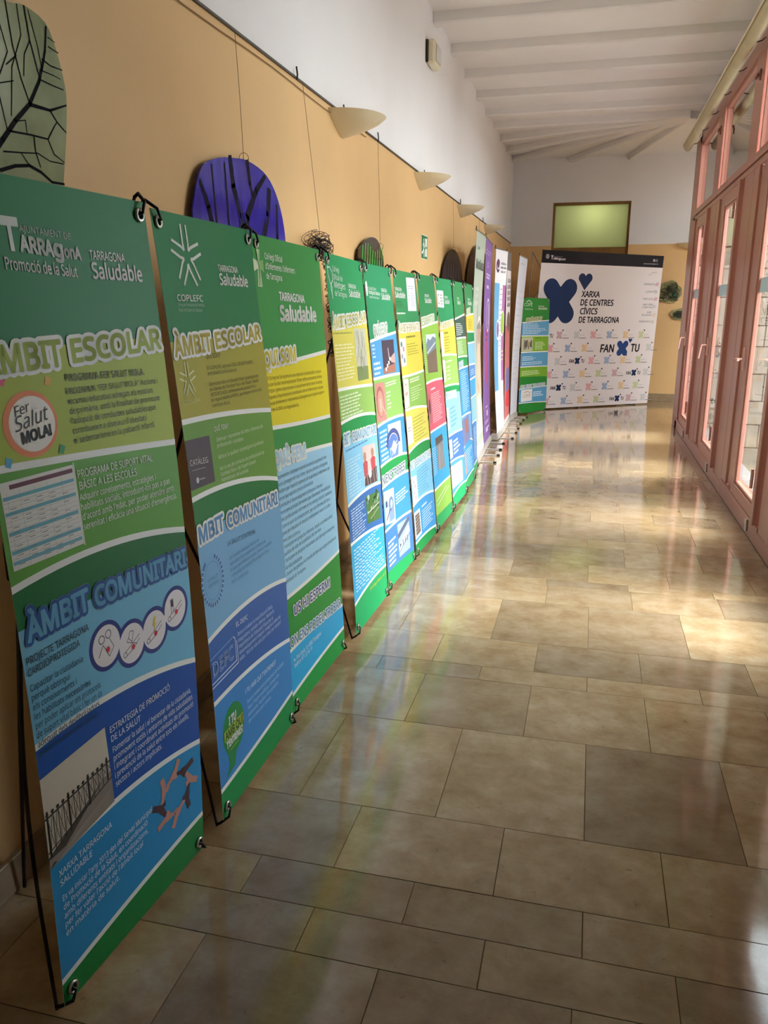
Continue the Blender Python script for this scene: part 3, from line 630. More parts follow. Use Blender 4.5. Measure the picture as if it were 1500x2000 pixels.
    for k, (tx, e) in enumerate((("Es va iniciar l'any 2013 des del Servei Municipal", .60), ('de Promoció de la Salut, en coordinació', .565), ('amb diferents entitats i organitzacions,', .565), ("per fer valer l'acció de l'àmbit local", .525), ('en matèria de salut.', .36))):
        v = .851 + k * .0130; s.t(tx, (.042, v), (e, v - .004 * e * 2), .0085, '#DCEAF4', bold=.01)
    # ring of joined hands
    p5 = MB(); cu, cv = .785, .856; ru, rv = .118, .034
    for k in range(8):
        a0 = 45 * k + 8; dark = k in (0, 3, 6); c = '#4A2E38' if dark else '#CC9488'
        s.disc(p5, cu, cv, ru, rv, c, 3, 8, .80, a0, a0 + 40)
        a = math.radians(a0 + 40); q = (cu + ru * 1.12 * math.cos(a), cv + rv * 1.15 * math.sin(a)); a2 = math.radians(a0 + 22); q0 = (cu + ru * .93 * math.cos(a2), cv + rv * .93 * math.sin(a2))
        q1 = (cu + ru * 1.45 * math.cos(a + .12), cv + rv * 1.5 * math.sin(a + .12))
        s.line(p5, [q0, q, q1], .017, c, 4)
        for j in (-1, 0, 1):
            aa = a + j * .12; s.line(p5, [(cu + ru * .95 * math.cos(a), cv + rv * .95 * math.sin(a)), (cu + ru * .72 * math.cos(aa), cv + rv * .76 * math.sin(aa))], .005, c, 4)
    return [('round_emblem', p1), ('timetable_print', p2), ('cardiac_emblems', p3), ('photo_print', p4), ('hands_picture', p5)]
def star(s, mb, u, v, ru, rv, col, lay):
    for a in (-112, -68, -158, -22, 122, 58, 155, 25):
        pass
    for k in range(5):
        a = math.radians(-90 + 72 * k)
        for sgn in (-1, 1):
            b = a + sgn * .42
            c0 = a + sgn * .14
            s.line(mb, [(u + ru * 1.0 * math.cos(a + sgn * .17), v + rv * 1.0 * math.sin(a + sgn * .17)), (u + ru * .45 * math.cos(a + sgn * .42), v + rv * .45 * math.sin(a + sgn * .42)), (u + ru * .26 * math.cos(a + sgn * .60), v + rv * .26 * math.sin(a + sgn * .60))], ru * s.w * .10, col, lay)
def d2(s, mb):
    bands(s, mb, G1, [(.192, .188, .182, '#B0A83E', 0), (.313, .320, .336, '#6FA044'), (.435, .441, .473, '#0E7A3C'), (.49, .495, .50, '#7CB4DE', 0), (.672, .662, .683, '#3467B4'), (.784, .789, .814, '#3E8AD0'), (.946, .942, .932, '#12904A')])
    star(s, s.text, .260, .063, .135, .048, '#DCE4DC', 5)
    s.t('COPLEFC', (.113, .131), (.355, .1315), .0095, '#DCE4DC', bold=.02); s.t('Col·legi de Professionals de l\'Activitat', (.113, .139), (.36, .1395), .0048, '#A8C4B0'); s.t('Física i de l\'Esport de Catalunya', (.113, .147), (.33, .1475), .0048, '#A8C4B0')
    saludable(s, .56, .89)
    heading(s, 'ÀMBIT', (.02, .2135), (.375, .2105), .0275, '#BEAE4C'); heading(s, 'ESCOLAR', (.42, .2085), (.975, .199), .0255, '#BEAE4C')
    s.t('QUI SOM?', (.306, .2225), (.455, .2235), .0078, '#3C3C20'); star(s, s.text, .105, .251, .072, .027, '#E2E4B4', 5); s.t('COPLEFC', (.035, .287), (.20, .288), .006, '#D0CE8C')
    for k, (tx, e) in enumerate((('El COPLEFC agrupa COL·LEGIATS/ADES,', .835), ('amb titulació universitària de:', .62), ('', 0), ('Llicenciats/ades en Educació Física i graduats/ades', .88), ("en Ciències de l'Activitat Física i de l'Esport. També", .87), ('ASSOCIATS/ADES: professionals de l\'activitat física i', .83), ("de l'esport inscrits al ROPEC, que disposen de formació", .90), ('i certificats oficials.', .50))):
        if tx: s.t(tx, (.30, .2405 + k * .0088), (e, .2425 + k * .0088), .0058, '#4A4A28')
    s.t('QUÈ FEM?', (.287, .3415), (.443, .3435), .0078, '#E4ECD4', bold=.015)
    for k, (tx, e) in enumerate((("Defensar i representar els drets i interessos de", .86), ('professionals i ciutadans.', .60), ('', 0), ('Millorar la qualitat i el prestigi de la professió.', .85), ('', 0), ("Ser la veu del col·lectiu de professionals de", .84), ("l'activitat física i de l'esport davant", .72), ("l'Administració i de la societat.", .62))):
        if tx: s.t(tx, (.300, .3595 + k * .0098), (e, .3635 + k * .0098), .0066, '#D8E8C4')
    p1 = MB(); s.quad(p1, [(.0, .3415), (.235, .345), (.238, .422), (.0, .420)], '#4E4650', 3); s.t('CATÀLEG', (.02, .382), (.19, .387), .009, '#DCD8D8', mb=p1, bold=.0); s.line(p1, [(.03, .390), (.16, .393)], .002, '#9A949A', 6); s.disc(p1, .07, .408, .014, .005, '#C8C4C8', 6, 10); s.line(p1, [(.09, .408), (.14, .409)], .004, '#9A949A', 6)
    heading(s, 'MBIT', (.015, .508), (.275, .507), .026, '#6A9CCC'); heading(s, 'COMUNITARI', (.31, .509), (.965, .520), .0235, '#6A9CCC')
    s.t("LA SALUT S'ENTRENA", (.289, .539), (.625, .549), .0082, '#2C4A6C')
    for k, (tx, e) in enumerate((('Les funcions bàsiques de tots els', .66), ('educadors físics experts és: a l\'entorn de', .745), ('la salut per millorar la salut, prevenir malalties', .83), ('i rehabilitar la condició física després d\'una', .78), ('lesió o patologia.', .50))):
        s.t(tx, (.296, .5645 + k * .0108), (e, .5675 + k * .0108), .0064, '#4A78A8')
    p2 = MB(); s.disc(p2, .105, .579, .115, .044, '#3E78BC', 2, 32, .86, -70, 240); s.disc(p2, .105, .579, .085, .033, '#6A9ED0', 2, 28, .95)
    for k in range(24):
        a = math.radians(-60 + k * 12); s.line(p2, [(.105 + .100 * math.cos(a), .579 + .0385 * math.sin(a)), (.105 + .113 * math.cos(a), .579 + .0435 * math.sin(a))], .0035, '#C6DCF0', 4)
    for k in range(2): s.t(("LA SALUT", "S'ENTRENA")[k], (.05, .577 + k * .01), (.16, .578 + k * .01), .006, '#3E70AC', mb=p2)
    s.t('EL DEFC', (.299, .688), (.44, .692), .0085, '#DCE6F4', bold=.01)
    for k, (tx, e) in enumerate((('Dona a conèixer la nova Educació Física,', .77), ('integradora, variada i diversa. Mostra la', .785), ("importància de l'Educació Física per al", .765), ('desenvolupament integral i integral a totes les', .875), ('edats. "Estil de vida actiu per a tota i per sempre"', .88))):
        s.t(tx, (.308, .7065 + k * .0118), (e, .7095 + k * .0118 + .004), .0072, '#C4D6F0', bold=.004)
    p3 = MB(); s.t('DEFC', (.01, .738), (.25, .737), .024, '#DCE6F4', lay=5, bold=.02, mb=p3); s.t('DEFC', (.01, .738), (.25, .737), .024, '#3467B4', lay=6, bold=-.022, mb=p3)
    for q in ([(.0, .748), (.275, .7465), (.275, .706), (.262, .701)], [(.0, .755), (.292, .7535), (.292, .712)]): s.line(p3, q, .0035, '#DCE6F4', 4)
    s.line(p3, [(.0, .705), (.26, .70)], .0025, '#9AB8E0', 4)
    s.t("I TU AMB QUI T'ENTRENES?", (.345, .8235), (.765, .8305), .0085, '#DCECF8', bold=.01)
    for k, (tx, e) in enumerate((("Exercici només amb professionals de l'activitat", .88), ('física i l\'esport qualificats. Cal estar ben', .80), ('assessorats, regulats, amb un projecte', .78), ('per a la teva salut i entorn.', .67))): s.t(tx, (.358, .8455 + k * .0128), (e, .8505 + k * .0128), .0074, '#B8DCF4')
    p4 = MB(); s.disc(p4, .185, .860, .125, .046, '#1C8A48', 2, 32); s.poly(p4, [(.10, .892), (.115, .918), (.065, .935), (.17, .928), (.20, .90)], '#1C8A48', 2)
    s.t('I TU', (.13, .846), (.215, .847), .014, '#F0F4EC', mb=p4, bold=.05, slant=.1); s.rect(p4, .075, .850, .30, .869, '#B4C43C', 4); s.t('AMB QUI', (.082, .867), (.295, .867), .0145, '#1A5A32', mb=p4, bold=.03); s.t("T'ENTRENES?", (.09, .884), (.285, .884), .0125, '#F0F4EC', mb=p4, bold=.05); s.line(p4, [(.13, .892), (.22, .891)], .002, '#C8D84A', 5)
    return [('catalogue_picture', p1), ('ring_emblem', p2), ('defc_emblem', p3), ('speech_bubble', p4)]
def d3(s, mb):
    bands(s, mb, '#3A9A4C', [(.254, .246, .237, '#EEDC2E'), (.373, .385, .393, '#3A9A4C'), (.440, .450, .463, '#A4D6F2'), (.738, .742, .738, '#22963E'), (.858, .864, .883, '#2AACE2'), (.958, .948, .944, '#1C9C48')])
    p = MB()
    for q in ([(.045, .028), (.085, .028), (.078, .050), (.122, .046), (.122, .070), (.078, .064), (.086, .098), (.032, .098), (.048, .064), (.0, .070), (.0, .046), (.048, .050)],): s.poly(p, [q[0], q[1], q[2], q[7], q[8], q[11]], '#DCE8C0', 4); s.poly(p, [q[2], q[3], q[4], q[5]], '#8ABE6A', 4); s.poly(p, [q[5], q[6], q[7], q[8]], '#E4EED0', 4); s.poly(p, [q[11], q[8], q[9], q[10]], '#DCE8C0', 4); s.poly(p, [q[2], q[5], q[8], q[11]], '#EEF4E0', 4)
    s.line(p, [(.045, .03), (.064, .062), (.05, .096)], .006, '#3A9A4C', 6); s.line(p, [(.07, .03), (.07, .096)], .004, '#3A9A4C', 6)
    for k, (tx, e) in enumerate((('Col·legi Oficial', .385), ("d'Infermeres i Infermers", .56), ('de Tarragona', .36))): s.t(tx, (.148, .0435 + k * .0190), (e, .0445 + k * .0190), .0118, '#ECF2E6', bold=.012)
    s.t('TARRAGONA', (.296, .1215), (.682, .1245), .0165, '#F4F6F0', bold=.03); s.t('Saludable', (.286, .1625), (.866, .1655), .0295, '#F4F6F0', bold=.04)
    heading(s, 'QUI SOM', (.015, .2525), (.47, .2475), .0285, '#E6D850')
    for k, (tx, e) in enumerate((("El Col·legi de Tarragona és una corporació de dret públic, empara-", .885), ("da per la Llei i reconeguda per l'Estat, amb personalitat jurídica", .885), ("pròpia i plena capacitat per al compliment de les seves finalitats.", .89), ("Aquesta Organització es constitueix com el referent per a la pro-", .90), ("fessió d'infermera i representa a Tarragona a un conjunt superior", .91), ('a les 4.000 col·legiades/ts.', .46))):
        s.t(tx, (.03, .2785 + k * .0125), (e, .2845 + k * .0125), .0072, '#6E6420')
    heading(s, 'QUÈ FEM', (.02, .4525), (.50, .462), .0275, '#BCE0F2')
    L3 = ['Representem i defensem incondicionalment la professió infer-', 'mera i protegim els seus drets i deures amb les col·legiades.', "Vetllem per l'exercici correcte de la professió infermera i pel", 'servei que aquesta presta a la societat.', 'Contribuïm al desenvolupament professional infermer:', "Promovem activitats formatives que afavoreixen l'actualització", 'dels professionals infermers en els avenços tècnics i sanitaris.', '• Som en punt de contacte obert, per a la infermera de Tarra-', 'gona per impulsar el vessant professional i exercir la infer-', 'mera com a correcta.', '• Participem en projectes referents, amplis a la millora de la', 'qualitat de vida de la població del territori.', '• Participem en projectes humanitaris, part del nostre compromís', 'i la vida saludable.', '• Donem les gràcies a la consulta de totes que vulguin presentar la', 'professió de Tarragona.']
    for k, tx in enumerate(L3):
        s.t(tx, (.04, .4815 + k * .0150), (.04 + min(.90, len(tx) * .0138), .4865 + k * .0150 + (.004 if len(tx) > 50 else 0)), .0082, '#3C6078')
    s.t('US HI ESPERM!', (.118, .789), (.765, .802), .021, '#3C5E9C', lay=8, bold=.02, outline=WHT, ow=.085)
    s.t('ON ENS PODEU TROBAR', (.027, .8515), (.955, .880), .0215, '#3C8ABE', lay=8, bold=.015, outline=WHT, ow=.085)
    s.t('Av. Prat Gaula, 13, 43002 Tarragona', (.05, .8895), (.53, .8955), .0095, '#E4F2FA', bold=.01); s.t('Telèfon 977 23 56 19', (.05, .9035), (.36, .907), .0095, '#E4F2FA', bold=.01)
    return [('cross_emblem', p)]
def d4(s, mb):
    bands(s, mb, '#1E9A5C', [(.175, .170, .164, '#DCD25E', 0), (.334, .338, .345, '#98C464'), (.419, .416, .430, '#149A50'), (.462, .466, .47, '#8CCCEE', 0), (.638, .628, .639, '#3A74BC'), (.744, .750, .771, '#3CB4E6'), (.915, .898, .901, '#16AC68')])
    p1, p2, p3 = MB(), MB(), MB()
    s.line(s.text, [(.03, .035), (.10, .033), (.15, .045), (.15, .062), (.09, .075), (.08, .085), (.10, .098), (.10, .108)], .005, '#E6F2EA', 5); s.line(s.text, [(.05, .03), (.04, .05), (.07, .07), (.11, .082), (.09, .098)], .005, '#E6F2EA', 5)
    for k, (tx, e, h) in enumerate((('Col·legi', .33, .013), ('Oficial de', .40, .013), ('Metges', .45, .016), ('de Tarragona', .475, .013))): s.t(tx, (.165, .041 + k * .0200), (e, .043 + k * .0200), h, '#EAF4EC', slant=.15 if k == 2 else 0)
    saludable(s, .545, .87, .099)
    heading(s, 'ÀMBIT', (.03, .1815), (.36, .1775), .0275, '#CEC878'); heading(s, 'ESCOLAR', (.40, .1755), (.98, .164), .026, '#CEC878')
    s.bars(.01, .53, .190, .201, 1, '#A4A44A', th=.3, ragged=.05); s.bars(.03, .53, .220, .315, 11, '#F2EEC0', seed=3)
    s.quad(p1, [(.580, .183), (.908, .184), (.892, .325), (.564, .324)], '#C8C8B4', 2); s.quad(p1, [(.570, .285), (.900, .288), (.892, .325), (.564, .324)], '#7C8E5C', 3)
    r = random.Random(3)
    for k in range(26): u = r.uniform(.59, .88); v = r.uniform(.186, .27); s.line(p1, [(u, v), (u + r.uniform(-.03, .03), v + r.uniform(.015, .04))], r.uniform(.002, .006), r.choice(['#6E6A58', '#8E8A76', '#F0EEE4', '#A4A290']), 4)
    s.bars(.03, .62, .350, .412, 7, '#EEF4DC', seed=4)
    heading(s, 'BIT', (.03, .476), (.20, .477), .026, '#8CBEDC'); heading(s, 'COMUNITARI', (.24, .4765), (.985, .486), .0235, '#8CBEDC')
    s.bars(.05, .70, .490, .500, 1, '#4888B0', th=.35, ragged=.02); s.bars(.05, .45, .518, .622, 12, '#C8E6F6', seed=5)
    s.quad(p2, [(.499, .504), (.896, .512), (.902, .628), (.497, .618)], '#DCC8C4', 2)
    for u, w_, c in ((.56, .10, '#C05A60'), (.80, .11, '#C8545C')): s.disc(p2, u, .535, .045, .013, '#B88A78', 4, 12); s.poly(p2, [(u - w_ / 2, .59), (u - w_ * .7, .553), (u, .545), (u + w_ * .7, .553), (u + w_ / 2, .60)], c, 3)
    s.quad(p2, [(.52, .595), (.90, .58), (.90, .627), (.50, .618)], '#5A4A4C', 4); s.disc(p2, .68, .592, .05, .012, '#E8E0DC', 5, 12)
    for u in (.58, .66, .78, .86): s.line(p2, [(u, .585), (u + .02, .622)], .006, '#C8B4B0', 5)
    s.bars(.06, .50, .652, .738, 11, '#CCDEF2', seed=6)
    s.quad(p3, [(.494, .647), (.920, .659), (.921, .744), (.50, .727)], '#4E7E40', 2)
    for k in range(22): u = r.uniform(.51, .90); v = r.uniform(.655, .70); s.disc(p3, u, v, r.uniform(.015, .04), r.uniform(.004, .009), r.choice(['#2E4A2A', '#3E6A34', '#8AA890', '#1E3020', '#B8C8BC']), 3, 8)
    s.line(p3, [(.54, .698), (.90, .692)], .006, '#D8D8C4', 4); s.line(p3, [(.70, .678), (.72, .735)], .010, '#8A7A62', 4); s.line(p3, [(.60, .72), (.88, .705)], .004, '#C4C8A8', 4)
    s.bars(.06, .95, .762, .888, 13, '#CDEAF8', seed=8, rise=.03)
    s.t('El col·legi oficial, a la 23', (.44, .9225), (.972, .9265), .009, '#D8DC4A', slant=.2, bold=.01)
    return [('tree_photo', p1), ('people_photo', p2), ('park_photo', p3)]
def d5(s, mb):
    bands(s, mb, '#209060', [(.222, .211, .202, '#4E9ED8'), (.332, .334, .338, '#8EBC62'), (.475, .470, .478, '#4296D8'), (.599, .596, .611, '#14984C'), (.667, .664, .673, '#3E98DC'), (.807, .807, .819, '#4A84CC'), (.942, .950, .965, '#16A85E', 0)])
    ps = [MB() for _ in range(6)]
    s.disc(s.text, .045, .060, .03, .010, '#EAF4EC', 5, 12); s.poly(s.text, [(.01, .066), (.085, .066), (.06, .092), (.03, .092)], '#EAF4EC', 5)
    s.t("Col·legi Oficial de", (.105, .074), (.37, .075), .009, '#E6F2EA'); s.t('Psicologia de Catalunya', (.10, .0855), (.50, .088), .010, '#E6F2EA', bold=.02); s.t('Delegació Territorial de Tarragona', (.12, .097), (.45, .099), .006, '#E6F2EA')
    saludable(s, .555, .89, .099)
    heading(s, 'QUÈ FEM?', (.14, .2085), (.66, .202), .029, '#B0C4B4')
    s.quad(ps[0], [(.394, .223), (.862, .224), (.832, .329), (.381, .326)], '#463A4C', 2); s.quad(ps[0], [(.40, .308), (.84, .300), (.832, .329), (.381, .326)], '#A8705E', 3)
    s.poly(ps[0], [(.85, .266), (.72, .276), (.66, .285), (.70, .295), (.84, .300)], '#D8A498', 4); s.line(ps[0], [(.61, .250), (.63, .284)], .010, '#ECE4E4', 4)
    for u, v in ((.45, .312), (.51, .302), (.57, .294), (.63, .283)): s.rect(ps[0], u, v - .005, u + .05, v + .006, '#F2E2D8', 5)
    s.bars(.045, .16, .230, .275, 4, '#CDE6F8', seed=11); s.bars(.045, .33, .282, .326, 3, '#CDE6F8', th=.5, seed=12)
    s.quad(ps[1], [(.02, .346), (.357, .349), (.345, .467), (.02, .463)], '#C88A84', 2); s.disc(ps[1], .17, .405, .13, .048, '#A8645C', 3, 20); s.disc(ps[1], .17, .41, .105, .040, '#D89488', 4, 20); s.poly(ps[1], [(.13, .395), (.20, .395), (.19, .435), (.14, .435)], '#E8B8A4', 5); s.line(ps[1], [(.22, .42), (.33, .45)], .005, '#E0D4D0', 5)
    s.bars(.40, .83, .352, .368, 2, '#E6F0D0', th=.5, ragged=.1, seed=13); s.bars(.40, .56, .380, .440, 5, '#E6F0D0', seed=14)
    s.quad(ps[2], [(.350, .484), (.841, .490), (.829, .599), (.381, .593)], '#DCE2F0', 2); s.disc(ps[2], .50, .556, .27, .054, '#40508C', 3, 24, .72, 180, 360); s.disc(ps[2], .50, .560, .19, .040, '#5C7CBE', 4, 24, 0, 180, 360); s.disc(ps[2], .52, .565, .12, .024, '#D4DCEC', 5, 4); s.quad(ps[2], [(.39, .562), (.70, .562), (.66, .597), (.385, .594)], '#6E8CC8', 4); s.line(ps[2], [(.43, .586), (.53, .560), (.63, .548)], .008, '#D8E4F4', 6)
    s.bars(.05, .34, .490, .590, 7, '#C4E0F6', th=.5, seed=15)
    s.t('N ENS TROBES?', (.015, .6575), (.895, .660), .0265, '#4A6E8C', lay=8, bold=.02, outline=WHT, ow=.085)
    s.quad(ps[3], [(.03, .680), (.387, .690), (.384, .804), (.03, .788)], '#C4D4EC', 2); s.disc(ps[3], .26, .735, .085, .024, '#6E86AC', 3, 16); s.disc(ps[3], .27, .735, .045, .014, '#B8C8DC', 4, 16); s.rect(ps[3], .17, .742, .35, .79, '#8CA4C8', 3); s.line(ps[3], [(.08, .775), (.22, .748)], .008, '#34406A', 5); s.rect(ps[3], .07, .715, .13, .735, '#3A4C7A', 5)
    s.bars(.43, .92, .715, .755, 4, '#D4EAF8', th=.5, seed=16); s.bars(.06, .37, .845, .935, 6, '#D8E6F8', th=.5, seed=17)
    s.quad(ps[4], [(.417, .820), (.870, .830), (.853, .942), (.430, .935)], '#A8B8D4', 2); s.line(ps[4], [(.44, .862), (.86, .835)], .030, '#5A6280', 3); s.line(ps[4], [(.45, .905), (.85, .872)], .038, '#D4DAE8', 3); s.line(ps[4], [(.45, .918), (.85, .888)], .007, '#747E9C', 4); s.poly(ps[4], [(.47, .890), (.52, .897), (.47, .908)], '#2A3048', 5)
    for u in (.57, .66, .74): s.rect(ps[4], u, .885, u + .03, .905, '#6A7290', 5)
    return list(zip(('dice_photo', 'child_photo', 'dial_photo', 'microphone_photo', 'pen_photo'), ps))
def d6(s, mb):
    bands(s, mb, '#2A8A54', [(.195, .194, .192, '#DCCC50', 0), (.354, .356, .354, '#8CB858'), (.469, .475, .493, '#DCD064'), (.619, .607, .617, '#129048'), (.668, .668, .67, '#82C4E6', 0), (.814, .810, .828, '#3E9ADA'), (.955, .955, .971, '#169C50')])
    ps = [MB() for _ in range(5)]
    saludable(s, .01, .43, .090); s.bars(-.0, .37, .138, .146, 1, '#D4E6D4', th=.6, ragged=.02)
    s.bars(.0, .38, .100, .125, 3, '#1E6E40', seed=21)
    s.quad(ps[0], [(.542, .019), (.937, .016), (.902, .134), (.506, .134)], '#ECEAEC', 3); s.bars(.58, .86, .045, .06, 2, '#A8A4B8', lay=5); s.bars(.68, .88, .07, .12, 7, '#B4B0C4', lay=5, ragged=.2); s.disc(ps[0], .60, .088, .03, .010, '#8A86A8', 5, 14, .7)
    heading(s, 'ÀMBIT FORMATIU', (.02, .2035), (.98, .2025), .0245, '#C8C090')
    s.quad(ps[1], [(.01, .225), (.276, .227), (.220, .319), (.01, .321)], '#E8E2E4', 3)
    for u, v, c in ((.08, .245, '#5A8C7A'), (.15, .262, '#C48AA0'), (.07, .285, '#9A9AB0'), (.15, .30, '#7A8CA4')): s.disc(ps[1], u, v, .04, .010, c, 4, 9)
    s.bars(.30, .88, .218, .228, 1, '#8A8438', th=.6); s.bars(.31, .84, .245, .290, 5, '#A49C40', seed=22, th=.3)
    s.quad(ps[2], [(.02, .361), (.234, .365), (.196, .462), (.0, .462)], '#EAD8D2', 3); s.disc(ps[2], .11, .40, .06, .022, '#B88A84', 4, 14, .8); s.line(ps[2], [(.06, .415), (.16, .41)], .005, '#8A6460', 5)
    s.bars(.30, .80, .367, .384, 2, '#E2ECCC', th=.6, seed=23); s.bars(.29, .85, .398, .450, 6, '#C8DCA8', seed=24)
    s.quad(ps[3], [(.01, .491), (.240, .498), (.226, .592), (.0, .593)], '#F0E8E4', 3); s.bars(.04, .19, .53, .55, 2, '#A08478', lay=5); s.bars(.28, .92, .505, .600, 8, '#A8A046', seed=25, th=.3)
    heading(s, 'BIT COMUNITARI', (.03, .6795), (.98, .684), .0235, '#9CC4DC')
    s.quad(ps[4], [(.026, .709), (.240, .713), (.237, .806), (.030, .809)], '#EAE2EA', 3)
    for u, v in ((.10, .73), (.16, .75), (.10, .77), (.15, .79)): s.disc(ps[4], u, v, .03, .008, '#C4A8B8', 4, 8)
    s.bars(.28, .85, .700, .800, 9, '#5C9CC4', seed=26, th=.3)
    s.quad(ps[4], [(.018, .840), (.273, .841), (.288, .939), (.008, .941)], '#F0F0EE', 3); s.quad(ps[4], [(.05, .852), (.24, .853), (.25, .928), (.05, .930)], '#6E5E58', 4)
    for k in range(5): s.line(ps[4], [(.06, .865 + k * .013), (.24, .860 + k * .013)], .005, '#B8ACA4', 5)
    s.bars(.36, .70, .838, .848, 1, '#DCECF8', th=.7); s.bars(.36, .90, .858, .935, 8, '#D0E6F8', seed=27)
    return list(zip(('notice_paper', 'flower_print', 'small_picture', 'card_picture', 'framed_picture'), ps))
def d7(s, mb):
    bands(s, mb, '#2A8A54', [(.196, .188, .182, '#96C450'), (.408, .408, .417, '#DE6478'), (.600, .602, .606, '#40A8DE'), (.835, .835, .840, '#98C85A'), (.942, .948, .953, '#28AC66', 0)])
    ps = [MB(), MB()]
    saludable(s, .32, .71, .105)
    heading(s, 'ESPORTIU', (.03, .190), (.79, .178), .0265, '#B8CC94')
    s.quad(ps[0], [(.184, .225), (.773, .228), (.732, .382), (.163, .372)], '#D8E4EC', 3); s.poly(ps[0], [(.18, .262), (.30, .240), (.42, .250), (.60, .236), (.77, .246), (.75, .31), (.172, .310)], '#7A8CA0', 4)
    s.poly(ps[0], [(.172, .305), (.75, .283), (.732, .382), (.163, .372)], '#7E6C5C', 5); s.line(ps[0], [(.19, .296), (.72, .262)], .012, '#D0D4CC', 6)
    for k in range(6): s.line(ps[0], [(.2 + k * .09, .32), (.25 + k * .08, .37)], .006, '#968470', 6)
    s.bars(.02, .13, .235, .372, 15, '#CCE49C', seed=31, ragged=.1)
    s.quad(ps[1], [(.02, .448), (.14, .450), (.15, .56), (.02, .575)], '#B87474', 3); s.disc(ps[1], .08, .50, .05, .03, '#5A4444', 4, 12)
    s.bars(.20, .60, .433, .443, 1, '#F4D8DC', th=.7); s.bars(.20, .82, .455, .575, 14, '#F0CCD2', seed=32, ragged=.25)
    s.quad(ps[1], [(.238, .636), (.668, .636), (.70, .665), (.25, .668)], '#5A5450', 3); s.quad(ps[1], [(.28, .668), (.68, .665), (.719, .781), (.30, .771)], '#8A8C94', 3); s.line(ps[1], [(.45, .68), (.38, .77)], .014, '#C8B49A', 4); s.line(ps[1], [(.50, .68), (.60, .775)], .014, '#A89484', 4)
    s.bars(.02, .22, .665, .780, 12, '#BCE2F4', seed=33, ragged=.1); s.line(s.text, [(.08, .885), (.70, .862)], .008, '#D8ECBC', 5); s.line(s.text, [(.08, .905), (.85, .872)], .008, '#D8ECBC', 5)
    return list(zip(('road_photo', 'bridge_photo'), ps))
def d8(s, mb):
    bands(s, mb, '#249660', [(.200, .194, .187, '#E8D658', 0), (.323, .328, .340, '#A0CA6A'), (.455, .462, .476, '#14A058'), (.495, .50, .51, '#96D2F2', 0), (.674, .679, .691, '#4A80C8'), (.789, .799, .820, '#58A8DC'), (.946, .934, .944, '#26B472')])
    ps = [MB() for _ in range(7)]
    s.quad(ps[0], [(.01, .052), (.411, .052), (.387, .124), (.01, .121)], '#F0F0EE', 3); s.disc(ps[0], .10, .088, .05, .022, '#4A6A5A', 5, 16, .75, 60, 300); s.bars(.19, .37, .066, .115, 4, '#8A9490', lay=5)
    saludable(s, .45, .77, .106)
    heading(s, 'ÀMBIT ESPORTIU', (.02, .2125), (.93, .200), .0225, '#E4DC9C')
    s.quad(ps[1], [(.01, .223), (.196, .224), (.160, .318), (.01, .318)], '#F4F2EA', 3); s.quad(ps[2], [(.01, .342), (.169, .348), (.140, .437), (.01, .437)], '#F4F2EA', 3)
    s.bars(.24, .62, .226, .236, 1, '#A89E44', th=.7); s.bars(.24, .60, .245, .318, 6, '#B4A848', seed=41, th=.35); s.bars(.22, .75, .350, .358, 1, '#F0F4DC', th=.8); s.bars(.22, .50, .372, .440, 4, '#E4F0CC', seed=42)
    heading(s, 'COMUNITARI', (.02, .508), (.74, .522), .0245, '#B4DCF0')
    s.quad(ps[3], [(.0, .545), (.13, .550), (.12, .645), (.0, .648)], '#F4F6F8', 3); s.bars(.22, .70, .555, .650, 5, '#74AED0', seed=43, th=.4)
    s.quad(ps[4], [(.0, .690), (.20, .695), (.19, .775), (.0, .778)], '#F0F4F8', 3); s.bars(.27, .75, .705, .775, 4, '#D4E4F6', th=.55, seed=44)
    s.quad(ps[5], [(.0, .809), (.800, .827), (.792, .923), (.0, .912)], '#F6F6F8', 3); s.line(ps[5], [(.2, .86), (.35, .845), (.5, .855), (.62, .87)], .005, '#C8A8B8', 5); s.disc(ps[5], .45, .87, .14, .022, '#D0C4CC', 4, 16, .9)
    return list(zip(('white_notice', 'white_card', 'white_card', 'white_card', 'white_card', 'white_poster'), ps))
def d9(s, mb):
    bands(s, mb, '#2E8C52', [(.176, .165, .154, '#3C5A50'), (.266, .266, .269, '#8CBC68'), (.353, .356, .363, '#14984E'), (.41, .41, .412, '#3E9CDC'), (.638, .640, .650, '#6EA8DC'), (.793, .770, .794, '#40A0DE'), (.954, .945, .945, '#26A862')])
    saludable(s, .33, .65, .106); p = MB()
    s.bars(.02, .75, .195, .255, 7, '#E4ECE8', seed=51); s.bars(.05, .70, .280, .345, 8, '#E0ECD0', seed=52)
    heading(s, 'FORMATIU', (.02, .408), (.49, .402), .025, '#A4CCE0')
    s.bars(.15, .9, .425, .625, 20, '#C8E4F8', seed=53); s.quad(p, [(.02, .655), (.72, .650), (.74, .775), (.04, .785)], '#7A80A8', 3); s.disc(p, .45, .70, .16, .035, '#A86C60', 4, 12); s.bars(.2, .9, .81, .93, 10, '#CDE6F8', seed=54); s.quad(p, [(.0, .815), (.15, .81), (.17, .925), (.02, .93)], '#C8A8A4', 3)
    return [('group_photo', p)]
